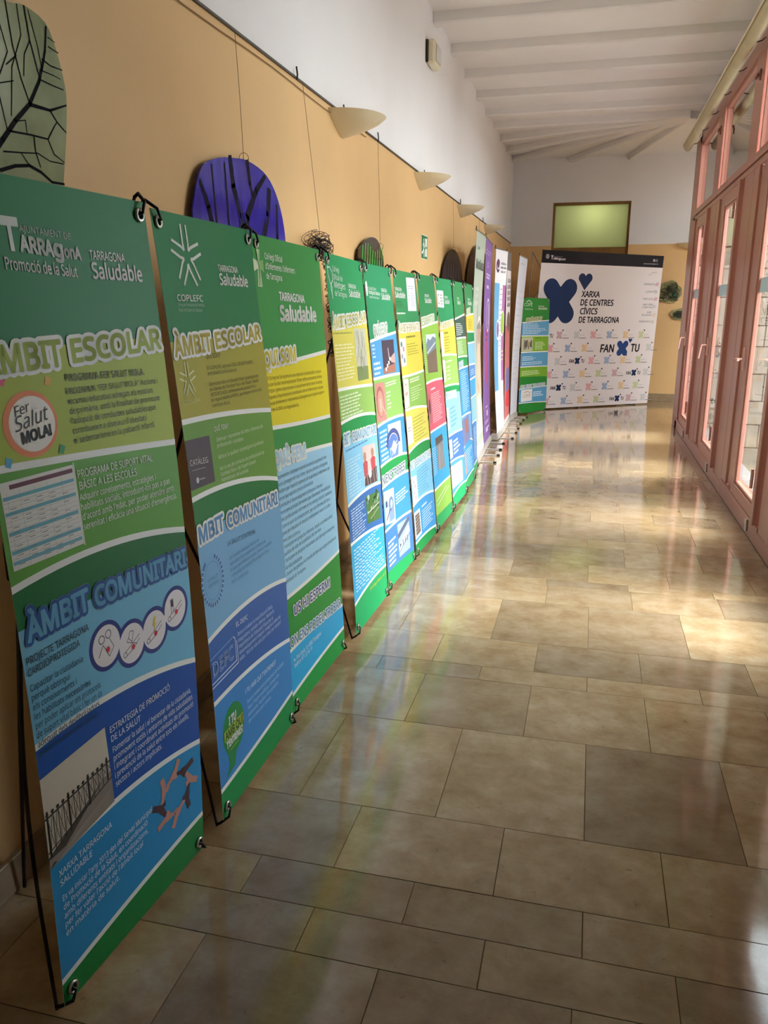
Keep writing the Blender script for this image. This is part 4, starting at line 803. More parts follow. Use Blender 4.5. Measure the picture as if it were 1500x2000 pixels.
def d10(s, mb):
    bands(s, mb, '#2E8C52', [(.163, .156, .151, '#E4CE4A'), (.243, .245, .247, '#148C54'), (.302, .302, .302, '#84C4E8'), (.412, .416, .421, '#5690D0'), (.488, .49, .49, '#44A4E0'), (.584, .588, .589, '#8CCAEC'), (.716, .722, .734, '#4A88CC'), (.938, .95, .96, '#26A862')])
    saludable(s, .30, .8, .106)
    heading(s, 'QUI SOM?', (.1, .163), (.6, .150), .028, '#C8C090'); s.bars(.2, .8, .18, .235, 6, '#B0A040', seed=61); s.bars(.2, .9, .44, .475, 3, '#D0E4F8', seed=62); s.bars(.2, .9, .60, .70, 8, '#BCDCF0', seed=63); s.bars(.2, .9, .75, .92, 14, '#CDE0F6', seed=64)
    return []
XBT = -1.09
BN = [
 (((-1.075, 1.18, 1.735), (-1.03, 1.765, 1.735), (-.975, 1.755, .02), (-1.022, 1.19, .02)), .03, d1, 'nearest green banner, with the round salut emblem and the ring of hands'),
 (((-1.09, 1.896, 1.739), (-1.09, 2.505, 1.739), (-.970, 2.462, .03), (-.965, 1.863, .03)), .022, d2, 'green banner with a white star logo and a green speech bubble, second from the viewer'),
 (((-1.09, 2.514, 1.732), (-1.09, 3.190, 1.723), (-.980, 3.133, .03), (-.990, 2.520, .03)), .003, d3, 'green banner with the big yellow band and white cross logo, third from the viewer'),
 (((-1.09, 3.255, 1.719), (-1.09, 3.805, 1.707), (-.959, 3.832, .03), (-.968, 3.277, .03)), .012, d4, 'green banner with the tree photo on a yellow band, fourth from the viewer'),
 (((-1.09, 3.840, 1.707), (-1.09, 4.375, 1.703), (-.951, 4.47, .03), (-.969, 3.90, .03)), .008, d5, 'green banner with photos of dice, a compass dial and a microphone, fifth from the viewer'),
 (((-1.09, 4.440, 1.703), (-1.09, 5.030, 1.699), (-.932, 5.08, .03), (-.952, 4.53, .03)), .005, d6, 'green banner with a white paper notice hung at its top, sixth from the viewer'),
 (((-1.09, 5.075, 1.700), (-1.09, 5.635, 1.705), (-.921, 5.67, .03), (-.934, 5.125, .03)), .005, d7, 'green banner with a road photo over a red panel, seventh from the viewer'),
 (((-1.09, 5.69, 1.702), (-1.09, 6.345, 1.702), (-.917, 6.32, .03), (-.928, 5.75, .03)), .005, d8, 'green banner with a square white logo card and yellow panel, eighth from the viewer'),
 (((-1.09, 6.40, 1.702), (-1.09, 6.91, 1.697), (-.930, 6.876, .03), (-.927, 6.38, .03)), .005, d9, 'green banner with a dark grey green panel, ninth from the viewer'),
 (((-1.085, 6.97, 1.701), (-1.085, 7.470, 1.691), (-.985, 7.443, .03), (-.940, 6.945, .03)), .005, d10, 'last green banner of the row, beside the tall grey roll-up banner'),
]
for cs, bow, dr_, lab in BN: x_banner(cs, bow, dr_, lab)
# ================================================================= small green banner by the backdrop
def dx(s, mb):
    bands(s, mb, '#1E8A34', [(.210, .200, .190, '#58A4D0'), (.323, .325, .328, '#7AB42C'), (.464, .464, .467, '#58A4D0'), (.589, .592, .599, '#7AB42C'), (.675, .682, .693, '#108A34', 0), (.781, .779, .778, '#58A4D0'), (.906, .912, .925, '#108A34')])
    ps = [MB(), MB()]
    s.t('COPE', (.05, .072), (.34, .072), .028, '#E4F0E0', slant=.1); s.line(s.text, [(.12, .035), (.20, .024), (.28, .03), (.33, .05)], .010, '#E4F0E0', 6); s.t('TARRAGONA', (.061, .100), (.376, .102), .009, '#E4F0E0'); saludable(s, .565, .90, .097)
    heading(s, 'QUÈ FEM?', (.14, .2015), (.725, .186), .026, '#8AA070', ol='#EEF0C8')
    s.bars(.04, .93, .215, .312, 7, '#D4E8F4', seed=71, ragged=.4)
    s.rect(ps[0], .02, .336, .415, .456, '#C8C8B0', 3)
    r = random.Random(5)
    for k in range(16): u = r.uniform(.05, .38); s.rect(ps[0], u, r.uniform(.355, .38), u + .025, r.uniform(.41, .445), r.choice(['#2A2624', '#4A4440', '#D8D048', '#8A847C']), 4)
    s.bars(.50, .80, .340, .352, 1, '#4A7A1C', th=.5); s.bars(.50, .88, .376, .448, 6, '#E4F0C8', seed=72)
    s.bars(.05, .40, .474, .482, 1, '#3478A4', th=.5); s.bars(.06, .55, .498, .540, 3, '#DCEEF8', seed=73); s.bars(.05, .90, .548, .578, 2, '#DCEEF8', seed=74)
    s.bars(.06, .55, .604, .612, 1, '#4A8A1C', th=.5); s.bars(.06, .90, .625, .668, 3, '#E4F0C8', seed=75)
    s.t('ON ENS TROBES?', (.03, .776), (.935, .774), .0265, '#8CB4C8', lay=8, bold=.02, outline=WHT, ow=.08)
    s.rect(ps[1], .07, .790, .465, .896, '#EEEAE6', 3); s.t('COPE', (.12, .862), (.40, .858), .026, '#A8A29A', mb=ps[1]); s.line(ps[1], [(.16, .818), (.28, .808), (.40, .822)], .008, '#A8A29A', 6)
    s.bars(.50, .90, .815, .865, 3, '#E0F0F8', th=.5, seed=76)
    return [('march_photo', ps[0]), ('logo_card', ps[1])]
x_banner(((-.951, 11.438, 1.629), (-.623, 12.075, 1.621), (-.599, 12.075, .02), (-.951, 11.438, .02)), 0, dx, 'small green banner standing alone in front of the white backdrop')

# ================================================================= white backdrop on a pop up frame
BD = [(-.758, 12.04, 2.291), (.987, 13.357, 2.257), (.920, 13.357, .02), (-.868, 12.04, .02)]
bs = Sheet(*BD)
NAVY, BDB = '#16305E', '#1D4586'
def capsule(s, mb, a, b, r, col, lay):
    dx, dy = (b[0] - a[0]) * s.w, (b[1] - a[1]) * s.h; l = math.hypot(dx, dy); nx, ny = -dy / l * r / s.w, dx / l * r / s.h
    s.poly(mb, [(a[0] + nx, a[1] + ny), (b[0] + nx, b[1] + ny), (b[0] - nx, b[1] - ny), (a[0] - nx, a[1] - ny)], col, lay)
    for q in (a, b): s.disc(mb, q[0], q[1], r / s.w, r / s.h, col, lay, 20)
def xmark(s, mb, u, v, k, col, lay=4):
    """flower-like X, k = half width in metres"""
    a, b = k * .54 / s.w, k * .62 / s.h
    capsule(s, mb, (u - a, v - b), (u + a * .9, v + b), k * .45, col, lay); capsule(s, mb, (u + a, v - b), (u - a * .9, v + b), k * .45, col, lay)
def heart(s, mb, u, v, k, col, lay=4):
    a, b = k / s.w, k / s.h
    s.disc(mb, u - a * .48, v - b * .35, a * .52, b * .52, col, lay, 14); s.disc(mb, u + a * .48, v - b * .35, a * .52, b * .52, col, lay, 14)
    s.poly(mb, [(u - a * .93, v - b * .12), (u, v - b * .3), (u + a * .93, v - b * .12), (u, v + b * 1.05)], col, lay)
mb = MB(); back(bs, mb, '#C4C2C0')
N = 16
for i in range(N): bs.quad(mb, [(i / N, 0), ((i + 1) / N, 0), ((i + 1) / N, 1), (i / N, 1)], '#ECE4E4', 0, 1, 1)
bs.rect(mb, 0, 0, 1, .0775, '#141018', 1)
bd = thing('backdrop', 'large white printed backdrop with a dark blue X and heart, black header', 'backdrop', (.05, 12.75, 0))
sh = mb.build('sheet', bd)
lg = MB()
xmark(bs, lg, .168, .309, .297, NAVY); heart(bs, lg, .360, .180, .125, NAVY)
for k in range(5):
    c = (.0435 + (k - 2) * .004, .038)
    bs.line(lg, [(c[0], .026), (c[0] + .001, .050)], .004, '#D8D4D8', 4)
bs.disc(lg, .0435, .038, .013, .0135, '#D8D4D8', 4, 18, .8)
bs.t('T', (.070, .054), (.088, .054), .021, '#EEEAEC', bold=.06, mb=lg); bs.t('ARRA', (.089, .055), (.130, .055), .0115, '#EEEAEC', bold=.04, mb=lg); bs.t('g', (.131, .0555), (.146, .0555), .013, '#EEEAEC', bold=.04, mb=lg); bs.t('onA', (.148, .0565), (.186, .0565), .0115, '#EEEAEC', bold=.04, mb=lg); bs.t('AJUNTAMENT DE', (.090, .0400), (.16, .0405), .0055, '#A8A4A8', mb=lg)
bs.rect(lg, .910, .024, .926, .040, '#C8C4C8', 3); bs.t('f', (.917, .039), (.922, .039), .012, '#141018', mb=lg, bold=.05)
bs.rect(lg, .932, .024, .948, .040, '#A8A4A8', 3); bs.rect(lg, .934, .026, .946, .038, '#141018', 4); bs.disc(lg, .940, .032, .004, .004, '#A8A4A8', 5, 12, .6)
bs.t('centrescivics.tarragona.cat', (.830, .0590), (.955, .0575), .0072, '#D8D4D8', mb=lg)
bk_ = '#1A1A26'
for tx, u0, u1, v in (('XARXA', .340, .490, .280), ('DE CENTRES', .338, .610, .333), ('CÍVICS', .341, .484, .3885), ('DE TARRAGONA', .338, .674, .4435)):
    bs.t(tx, (u0, v), (u1, v), .037, bk_, slant=.05, bold=.028, mb=lg)
bs.t('FAN', (.540, .6375), (.655, .6385), .050, bk_, slant=.06, bold=.03, mb=lg); xmark(bs, lg, .7275, .614, .108, BDB); heart(bs, lg, .789, .562, .036, BDB); bs.t('TU', (.797, .6365), (.873, .637), .050, bk_, slant=.06, bold=.03, mb=lg)
# list of districts
for tx, u0, u1, v in (('BONAVISTA', .855, .948, .193), ('LLEVANT', .875, .947, .242), ('PART ALTA', .860, .946, .2905), ('SANT PERE', .862, .948, .3275), ('I SANT PAU', .860, .946, .3455), ('SANT', .905, .946, .3785), ('SALVADOR', .862, .945, .397), ('TORREFORTA', .842, .943, .4405)):
    bs.t(tx, (u0, v), (u1, v), .0115, '#4A464E', slant=.1, mb=lg)
for k, (v, c) in enumerate(((.187, '#C8546A'), (.236, '#8A9A94'), (.284, '#DC4A5A'), (.334, '#A8B4CC'), (.390, '#E0B890'), (.437, '#B8BC70'))):
    for j in range(4):
        d = (j - 1.5) * .007; bs.line(lg, [(.964 + d, v + .010), (.972 + d, v - .010)] if k % 2 == 0 else [(.962 + d, v - .010), (.962 + d, v + .010)], .006, c, 4)
bs.t('La ciutat de tots', (.905, .115), (.955, .113), .009, '#8A868C', mb=lg); bs.disc(lg, .897, .122, .012, .006, '#8A868C', 4, 14, .7, 0, 180)
PAST = ['#D8B4BC', '#D4D4D2', '#EAB4B8', '#A8B8D4', '#EED0A4', '#D2D8AC']
def small(u, v, c):
    xmark(bs, lg, u, v, .052, PAST[c]); heart(bs, lg, u + .026, v - .030, .014, '#3A3440'); 
    bs.line(lg, [(u + .026, v + .000), (u + .062, v + .000)], .007, '#C4BCC0', 4); bs.line(lg, [(u + .026, v + .020), (u + .026 + .05, v + .020)], .012, '#9A9298', 4)
def fan(u, v, k=1):
    bs.t('FAN', (u - .066 * k, v + .012), (u - .026 * k, v + .012), .0215, '#20202C', slant=.08, bold=.03, mb=lg); xmark(bs, lg, u, v, .045, NAVY); heart(bs, lg, u + .027, v - .024, .014, NAVY); bs.t('TU', (u + .030, v + .012), (u + .056, v + .012), .0215, '#20202C', slant=.08, bold=.03, mb=lg)
bs.t('TU', (.118, .538), (.145, .538), .0215, '#20202C', slant=.08, bold=.03, mb=lg)
for k, u in enumerate((.195, .335, .470, .605, .742, .876)): small(u, .523, k)
for u, c in ((.133, 2), (.272, 3), (.408, 4), (.955, 1)): small(u, .609, c)
small(.200, .694, 1); fan(.361, .692)
for u, c in ((.475, 2), (.605, 3), (.742, 4), (.876, 5)): small(u, .692, c)
for u, c in ((.142, 2), (.278, 3), (.412, 4), (.546, 5), (.683, 0), (.952, 1)): small(u, .779, c)
fan(.850, .782); fan(.231, .866)
for u, c in ((.345, 1), (.475, 2), (.610, 3), (.748, 4), (.876, 5)): small(u, .868, c)
for u, c in ((.141, 2), (.280, 3), (.416, 4), (.549, 5), (.826, 0), (.952, 1)): small(u, .955, c)
fan(.729, .956)
lg.build('lettering', sh, kind='stuff')
# frame behind: folding lattice of grey rods and two feet
for k in range(4):
    for j in range(3):
        u0, u1 = -.055 + k * .255, -.055 + (k + 1) * .255; v0, v1 = .02 + j * .325, .02 + (j + 1) * .325
        for a, b_ in (((u0, v0), (u1, v1)), ((u1, v0), (u0, v1))):
            q = MB(); q.tube([bs.P(a[0], a[1], -.05 if (a[1] < b_[1]) else -.05), bs.P(b_[0], b_[1], -.075)], .007, mat('grey_rod', '#7C7468', .4, .5, metal=.3), 8); q.build('lattice_rod', bd)
for k in range(5):
    q = MB(); u = -.055 + k * .255; q.tube([bs.P(u, .012, -.06), bs.P(u, .985, -.06)], .006, mat('grey_rod', '#7C7468'), 8); q.build('upright', bd)
for u in (.1, .9):
    q = MB(); c = bs.P(u, 1, 0); q.tube([Vector((c.x, c.y, .012)) + bs.n * -.02, Vector((c.x, c.y, .012)) - bs.n * .30], .010, M_dark, 8); q.build('foot', bd)
q = MB(); q.tube([bs.P(0, .004, -.012), bs.P(1, .004, -.012)], .010, M_metal, 8); q.build('top_bar', bd)

# ================================================================= roll-up banners
def rollup(c4, bow, draw, label, base_col='#C9C6C2'):
    s = Sheet(*c4, bow=bow); tl, tr, br, bl = s.c
    m0 = (bl + br) / 2; root = thing('roll_up_banner', label, 'banner', (m0.x - .06, m0.y, 0), 'tall roll-up banners along the left wall')
    mb = MB(); back(s, mb); draw(s, mb); sh = mb.build('sheet', root)
    if s.text.v: s.text.build('lettering', sh, kind='stuff')
    e = (br - bl).normalized(); ang = math.atan2(e.x, e.y)
    M_b = mat('aluminium_cassette', base_col, .35, .5, metal=.5)
    q = MB(); L = (br - bl).length / 2 + .02; bm = bmesh.new(); bmesh.ops.create_cube(bm, size=1)
    for v in bm.verts: v.co = Vector((v.co.x * .10 * (.7 if v.co.z > 0 else 1) , v.co.y * 2 * L, v.co.z * .075 + .0425))
    bmesh.ops.bevel(bm, geom=bm.edges[:], offset=.008, segments=2, affect='EDGES')
    rot = Matrix.Rotation(-ang, 4, 'Z')
    for v in bm.verts: v.co = rot @ v.co + Vector((m0.x - .03, m0.y, 0))
    q.bm(bm, M_b); q.build('cassette', root)
    for t_ in (.2, .8):
        f = bl.lerp(br, t_); q = MB(); q.box(f.x - .05, f.x + .17, f.y - .014, f.y + .014, .0008, .012, M_b, .002); q.box(f.x + .150, f.x + .182, f.y - .015, f.y + .015, .0005, .016, M_dark, .002); q.build('foot', root)
    q = MB(); mt = (tl + tr) / 2; q.tube([(m0.x - .07, m0.y, .08), (mt.x - .03, mt.y, mt.z + .012)], .008, M_metal, 8); q.build('pole', root)
    q = MB(); q.tube([tl + Vector((-.006, -.01, .008)), tr + Vector((-.006, .01, .008))], .010, M_metal, 8); q.tube([tl + Vector((-.006, -.01, .008)), tl + Vector((-.006, -.01, .040))], .004, M_dark, 6); q.build('top_bar', root)
def r1(s, mb):
    s.quad(mb, [(0, 0), (1, 0), (1, .965), (0, .965)], '#B4BEB0', 0, 6, 30); s.quad(mb, [(0, .965), (1, .965), (1, 1), (0, 1)], '#ECE8E4', 0, 6, 2)
    s.t('La teva', (.14, .072), (.40, .072), .016, '#5E6A62'); s.t('Mutilada', (.10, .155), (.97, .155), .040, '#55605A', bold=.03)
    for k in range(3): s.t(('Viu bé', 'la gent', 'gran')[k], (.15, .25 + k * .03), (.5, .25 + k * .03), .016, '#E4EAE0', bold=.02)
    s.disc(mb, .78, .42, .26, .055, '#E0DCD4', 1, 24); s.disc(mb, .78, .445, .18, .062, '#BC9884', 2, 24); s.disc(mb, .76, .425, .24, .030, '#8C8A80', 3, 20, 0, 180, 360)
    s.poly(mb, [(.62, .49), (.95, .49), (1.0, .62), (1.0, .80), (.55, .80), (.50, .66), (.55, .54)], '#D8BCA8', 2); s.poly(mb, [(.55, .62), (.80, .60), (.92, .66), (.70, .74), (.52, .72)], '#C49A82', 3); s.poly(mb, [(.45, .74), (1, .70), (1, .92), (.38, .92)], '#DED6CC', 2)
    s.bars(.10, .45, .86, .93, 6, '#E4E4DC', lay=4)
def r2(s, mb):
    s.quad(mb, [(0, 0), (1, 0), (1, 1), (0, 1)], '#8A62AC', 0, 6, 30)
    s.bars(.05, .95, .045, .075, 2, '#B89CD0', lay=4, th=.5); s.disc(s.text, .40, .115, .12, .014, '#DCCCE8', 4, 18, .75)
    s.bars(.20, .80, .155, .185, 2, '#E4D8EE', lay=4, th=.6); s.bars(.30, .75, .21, .23, 1, '#E4D8EE', th=.8)
    s.disc(s.text, .62, .36, .24, .085, '#F0ECF4', 4, 30, .86); s.line(s.text, [(.70, .31), (.70, .40)], .035, '#F0ECF4', 5)
    s.quad(mb, [(.30, .43), (.55, .43), (.55, .70), (.38, .70)], '#C84A78', 1); s.bars(.35, .6, .42, .50, 3, '#5A3A84', lay=4)
    s.bars(.3, .8, .82, .83, 1, '#E4D8EE', th=.8); s.rect(s.text, .45, .845, .60, .875, '#F0ECF4', 5); s.bars(.2, .8, .895, .91, 2, '#E4D8EE', th=.6); s.bars(.3, .8, .93, .955, 2, '#F4F0F8', th=.8, lay=5)
def r3(s, mb):
    s.quad(mb, [(0, 0), (1, 0), (1, 1), (0, 1)], '#EDE9EC', 0, 8, 30)
    s.disc(s.text, .22, .085, .15, .036, '#5E3A70', 4, 24, .55, 40, 330); s.disc(s.text, .24, .075, .09, .022, '#7A3A6A', 5, 16)
    for k in range(3): s.t(('AGÈNCIA', 'PORT. COM', 'SALUT')[k], (.45, .075 + k * .022), (.90, .077 + k * .022), .011, '#4A4650', bold=.02)
    s.quad(mb, [(.0, .175), (.42, .178), (.42, .77), (.0, .765)], '#6AB0DE', 1, 3, 12); s.quad(mb, [(.72, .185), (1.0, .188), (1.0, .73), (.72, .73)], '#AC6AA0', 1, 3, 12)
    s.disc(mb, .36, .43, .14, .060, '#F0EEF2', 2, 9); s.disc(mb, .36, .43, .10, .045, '#8A5AA0', 3, 9); s.disc(mb, .80, .40, .20, .075, '#F0EEF2', 2, 9); s.disc(mb, .80, .40, .17, .065, '#9CC04A', 3, 9)
    s.bars(.46, .70, .20, .60, 14, '#B8A8C0', th=.2, ragged=.1); s.bars(.76, .98, .55, .62, 3, '#C8D488', lay=5); s.line(s.text, [(.62, .93), (.66, .84)], .02, '#C85A9A', 4)
def r4(s, mb):
    s.quad(mb, [(0, 0), (1, 0), (1, 1), (0, 1)], '#D8CECE', 0, 4, 30)
    s.quad(mb, [(0, .0), (1, .0), (1, .10), (0, .10)], '#7A6E6C', 1, 2, 4)
    for k in range(5): s.t(('CASA', 'AL VOLTANT', 'SALUT', 'PER A TU', 'ARA')[k], (.2, .17 + k * .035), (.9, .17 + k * .035), .022, '#5E565A', bold=.03)
    s.quad(mb, [(.0, .42), (1, .42), (1, .98), (.0, .98)], '#BC6468', 1, 2, 10); s.disc(mb, .6, .40, .35, .06, '#6A5040', 2, 16); s.quad(mb, [(.3, .68), (.9, .68), (.9, .82), (.3, .82)], '#5A6AA8', 2, 2, 4); s.quad(mb, [(.2, .82), (1, .82), (1, .94), (.2, .90)], '#C8303C', 3, 2, 4)
def r5(s, mb):
    s.quad(mb, [(0, 0), (1, 0), (1, 1), (0, 1)], '#DCDCE6', 0, 6, 30)
    s.bars(.2, .8, .03, .05, 1, '#C2C2CC', th=.5); s.bars(.1, .9, .2, .8, 16, '#CACAD6', th=.15)
rollup(((-1.084, 7.68, 2.182), (-1.089, 8.35, 2.177), (-1.038, 8.324, .08), (-1.017, 7.64, .08)), -.045, r1, 'tall grey green roll-up banner with an elderly person portrait', '#DCD8D4')
rollup(((-1.092, 8.42, 2.178), (-1.112, 9.10, 2.157), (-1.064, 9.09, .08), (-1.045, 8.40, .08)), -.02, r2, 'tall purple roll-up banner right beside the grey green one')
rollup(((-1.083, 9.20, 2.12), (-1.027, 9.93, 2.136), (-.994, 9.93, .08), (-.997, 9.18, .08)), -.03, r3, 'tall white roll-up banner with a light blue stripe and purple logo')
rollup(((-1.040, 10.02, 2.136), (-1.063, 10.74, 2.155), (-1.012, 10.74, .08), (-1.0, 10.02, .08)), -.01, r4, 'narrow looking roll-up banner with red lower part behind the white one')
rollup(((-.968, 10.86, 2.14), (-.905, 11.34, 2.12), (-.968, 11.34, .08), (-1.012, 10.86, .08)), -.02, r5, 'pale blank roll-up banner at the far end of the wall row')

# ================================================================= wall lamps
def sconce(name_label, p, face):
    root = thing('wall_lamp', name_label, 'lamp', p, 'half bowl wall lamps')
    def shell(m):
        N1, N2 = 20, 7
        for sc, flip in ((1, 0), (.93, 1)):
            vs = []; fs = []
            for j in range(N2 + 1):
                t_ = j / N2
                for i in range(N1 + 1):
                    a = math.pi * i / N1; r = (1 - t_ * .9) * sc
                    d, l = .245 * math.sin(a) * r, .24 * math.cos(a) * r; z = -.10 * t_ ** .72 * sc
                    vs.append((p[0] + d, p[1] + l, p[2] + z) if face == 'x' else (p[0] + l, p[1] - d, p[2] + z))
            for j in range(N2):
                for i in range(N1): k = j * (N1 + 1) + i; fs.append((k, k + 1, k + N1 + 2, k + N1 + 1))
            fs.append(tuple(N2 * (N1 + 1) + i for i in range(N1 + 1)))
            m.add(vs, fs, M_cer, True)
            if flip: ring_i = vs[:N1 + 1]
            else: ring_o = vs[:N1 + 1]
        m.add(ring_o + ring_i, [(i, i + 1, N1 + 2 + i, N1 + 1 + i) for i in range(N1)], M_cer)
    q = MB(); shell(q); q.build('shade', root)
    q = MB()
    if face == 'x': q.box(p[0] + .001, p[0] + .03, p[1] - .06, p[1] + .06, p[2] - .07, p[2] - .02, M_metal, .004)
    else: q.box(p[0] - .06, p[0] + .06, p[1] - .03, p[1] - .001, p[2] - .07, p[2] - .02, M_metal, .004)
    q.build('bracket', root)
for k, (y_, l_) in enumerate(((4.53, 'cream half bowl wall lamp nearest the viewer'), (6.62, 'cream half bowl wall lamp second from the viewer, above the exit sign'), (8.66, 'cream half bowl wall lamp third from the viewer'), (10.72, 'cream half bowl wall lamp above the roll-up banners'))):
    sconce(l_, (XL, y_, 2.50), 'x')
sconce('cream half bowl wall lamp on the end wall by the window post', (1.43, YE, 2.47), 'y')
sconce('cream half bowl wall lamp on the left wall above the viewer', (XL, 2.5, 2.50), 'x') if False else None

# ---- picture rail with hooks, slack cable
rl = thing('picture_rail', 'thin grey picture rail between ochre and white on the left wall', 'rail', (XL, 6, ZY))
q = MB(); q.box(XL + .0005, XL + .010, 1.0, YE - .02, ZY - .004, ZY + .005, M_rail); q.build('rail_bar', rl)
for y_ in (3.80, 4.53, 5.26, 6.72, 8.55, 10.3):
    q = MB(); q.tube([(XL + .014, y_, ZY - .012), (XL + .016, y_, ZY + .012), (XL + .012, y_, ZY + .045)], .004, M_dark, 6); q.build('hook', rl)
q = MB(); q.tube([(XL + .006, 1.0 + k * .25, ZY - .035 - .006 * math.sin(k * 1.1)) for k in range(17)], .0022, mat('beige_cable', '#8E6C42', .6)); tag(q.build('cable', loc=(XL, 3, ZY - .04)), 'thin slack cable running just under the picture rail', 'cable')

# ---- white box and exit sign
em = thing('emergency_light', 'small white box mounted high on the left wall under the ceiling', 'light', (XL, 6.9, 3.44))
q = MB(); q.box(XL + .001, XL + .075, 6.78, 7.02, 3.35, 3.53, M_cer, .02); q.build('housing', em)
q = MB(); q.box(XL + .076, XL + .082, 6.81, 6.99, 3.38, 3.50, mat('frosted_lens', '#D8D6D0', .25), .003); q.build('lens', em)
q = MB(); q.box(XL + .0005, XL + .02, 6.765, 6.779, 3.36, 3.52, M_dark, .002); q.build('back_plate', em)
ex = thing('exit_sign', 'green emergency exit sign with a white running figure on the ochre wall', 'sign', (XL, 6.78, 1.98))
q = MB(); q.box(XL + .0005, XL + .006, 6.67, 6.92, 1.885, 2.075, M_white, .001); q.build('plate', ex)
es = Sheet((XL + .0065, 6.675, 2.070), (XL + .0065, 6.915, 2.070), (XL + .0065, 6.915, 1.890), (XL + .0065, 6.675, 1.890))
q = MB(); es.rect(q, 0, 0, 1, 1, '#14703C', 0)
es.rect(q, .60, .10, .92, .90, '#F0F4EE', 1); es.disc(q, .36, .20, .06, .08, '#F0F4EE', 1, 14)
es.line(q, [(.36, .32), (.32, .58), (.44, .72), (.42, .90)], .022, '#F0F4EE', 1); es.line(q, [(.32, .58), (.22, .74), (.08, .76)], .020, '#F0F4EE', 1); es.line(q, [(.20, .46), (.27, .34), (.42, .34), (.50, .48), (.56, .46)], .014, '#F0F4EE', 1)
es.line(q, [(.68, .5), (.86, .5)], .016, '#14703C', 2); es.poly(q, [(.64, .5), (.75, .36), (.75, .64)], '#14703C', 2)
q.build('pictogram', ex)

# ---- artworks on the left wall
XA = XL + .022
def slab(pts, mt, x0=XA, th=.006, smooth=3):
    """closed smooth outline in the wall plane (y,z), thickness th"""
    P_ = [Vector(p) for p in pts]; n = len(P_); out = []
    for i in range(n):
        p0, p1, p2, p3 = P_[i - 1], P_[i], P_[(i + 1) % n], P_[(i + 2) % n]
        for k in range(smooth):
            t_ = k / smooth
            out.append(.5 * ((2 * p1) + (-p0 + p2) * t_ + (2 * p0 - 5 * p1 + 4 * p2 - p3) * t_ ** 2 + (-p0 + 3 * p1 - 3 * p2 + p3) * t_ ** 3))
    m = MB(); k = len(out)
    vs = [(x0, v.x, v.y) for v in out] + [(x0 + th, v.x, v.y) for v in out]
    m.add(vs, [tuple(range(k)), tuple(range(k, 2 * k))[::-1]] + [(i, (i + 1) % k, k + (i + 1) % k, k + i) for i in range(k)], mt)
    return m, out
def inside(p, poly):
    c = False; n = len(poly)
    for i in range(n):
        a, b_ = poly[i], poly[i - 1]
        if (a.y > p[1]) != (b_.y > p[1]) and p[0] < (b_.x - a.x) * (p[1] - a.y) / (b_.y - a.y) + a.x: c = not c
    return c
def stroke(m, pts, w0, w1, mt, x=XA + .0068):
    n = len(pts)
    for i in range(n - 1):
        a, b_ = Vector(pts[i]), Vector(pts[i + 1]); d = (b_ - a)
        if d.length < 1e-6: continue
        d.normalize(); nn = Vector((-d.y, d.x)); wa = w0 + (w1 - w0) * i / (n - 1); wb = w0 + (w1 - w0) * (i + 1) / (n - 1)
        q = [a + nn * wa / 2 - d * wa * .2, b_ + nn * wb / 2 + d * wb * .2, b_ - nn * wb / 2 + d * wb * .2, a - nn * wa / 2 - d * wa * .2]
        m.add([(x, v.x, v.y) for v in q], [(0, 1, 2, 3)], mt)
def acrylic(name, c1, c2, sc=6, stretch=(1, 1, 1)):
    m = mat(name, c1, .12, .35, noise=.3, scale=sc, col2=c2, stretch=stretch); return m
def wire(root, y_, z0):
    q = MB(); q.tube([(XL + .012, y_, ZY - .01), (XL + .02, y_ + .004, (ZY + z0) / 2), (XA + .003, y_ + .006, z0)], .0013, mat('nylon_wire', '#7E6444', .5), 5); q.build('wire', root)
    q = MB(); q.torus((XA + .004, y_ + .006, z0 + .012), (0, 1, .2), .02, .0012, mat('nylon_wire', '#7E6444', .5), 16, 5); q.build('wire_loop', root)
# insect wing
leaf = thing('acrylic_panel', 'rounded pale green acrylic panel with black insect wing veins, top left', 'artwork', (XL, 1.75, 1.85), 'acrylic wing panels hung on the left wall')
m, out = slab([(1.807, 2.189), (1.866, 2.201), (1.943, 2.187), (1.980, 2.133), (2.003, 2.055), (2.001, 1.999), (1.985, 1.916), (1.958, 1.812), (1.93, 1.70), (1.85, 1.55), (1.70, 1.45), (1.50, 1.5), (1.40, 1.7), (1.38, 1.95), (1.48, 2.12), (1.65, 2.18)], acrylic('wing_green_acrylic', '#A6AE86', '#7E8A66', 5))
lf_ = m.build('panel', leaf); vn = MB(); K = mat('vein_black', '#101014', .7, .08)
stroke(vn, [(1.945, 2.178), (1.932, 2.120), (1.915, 2.08), (1.896, 2.041), (1.851, 1.980), (1.792, 1.931), (1.741, 1.881), (1.69, 1.83)], .006, .014, K)
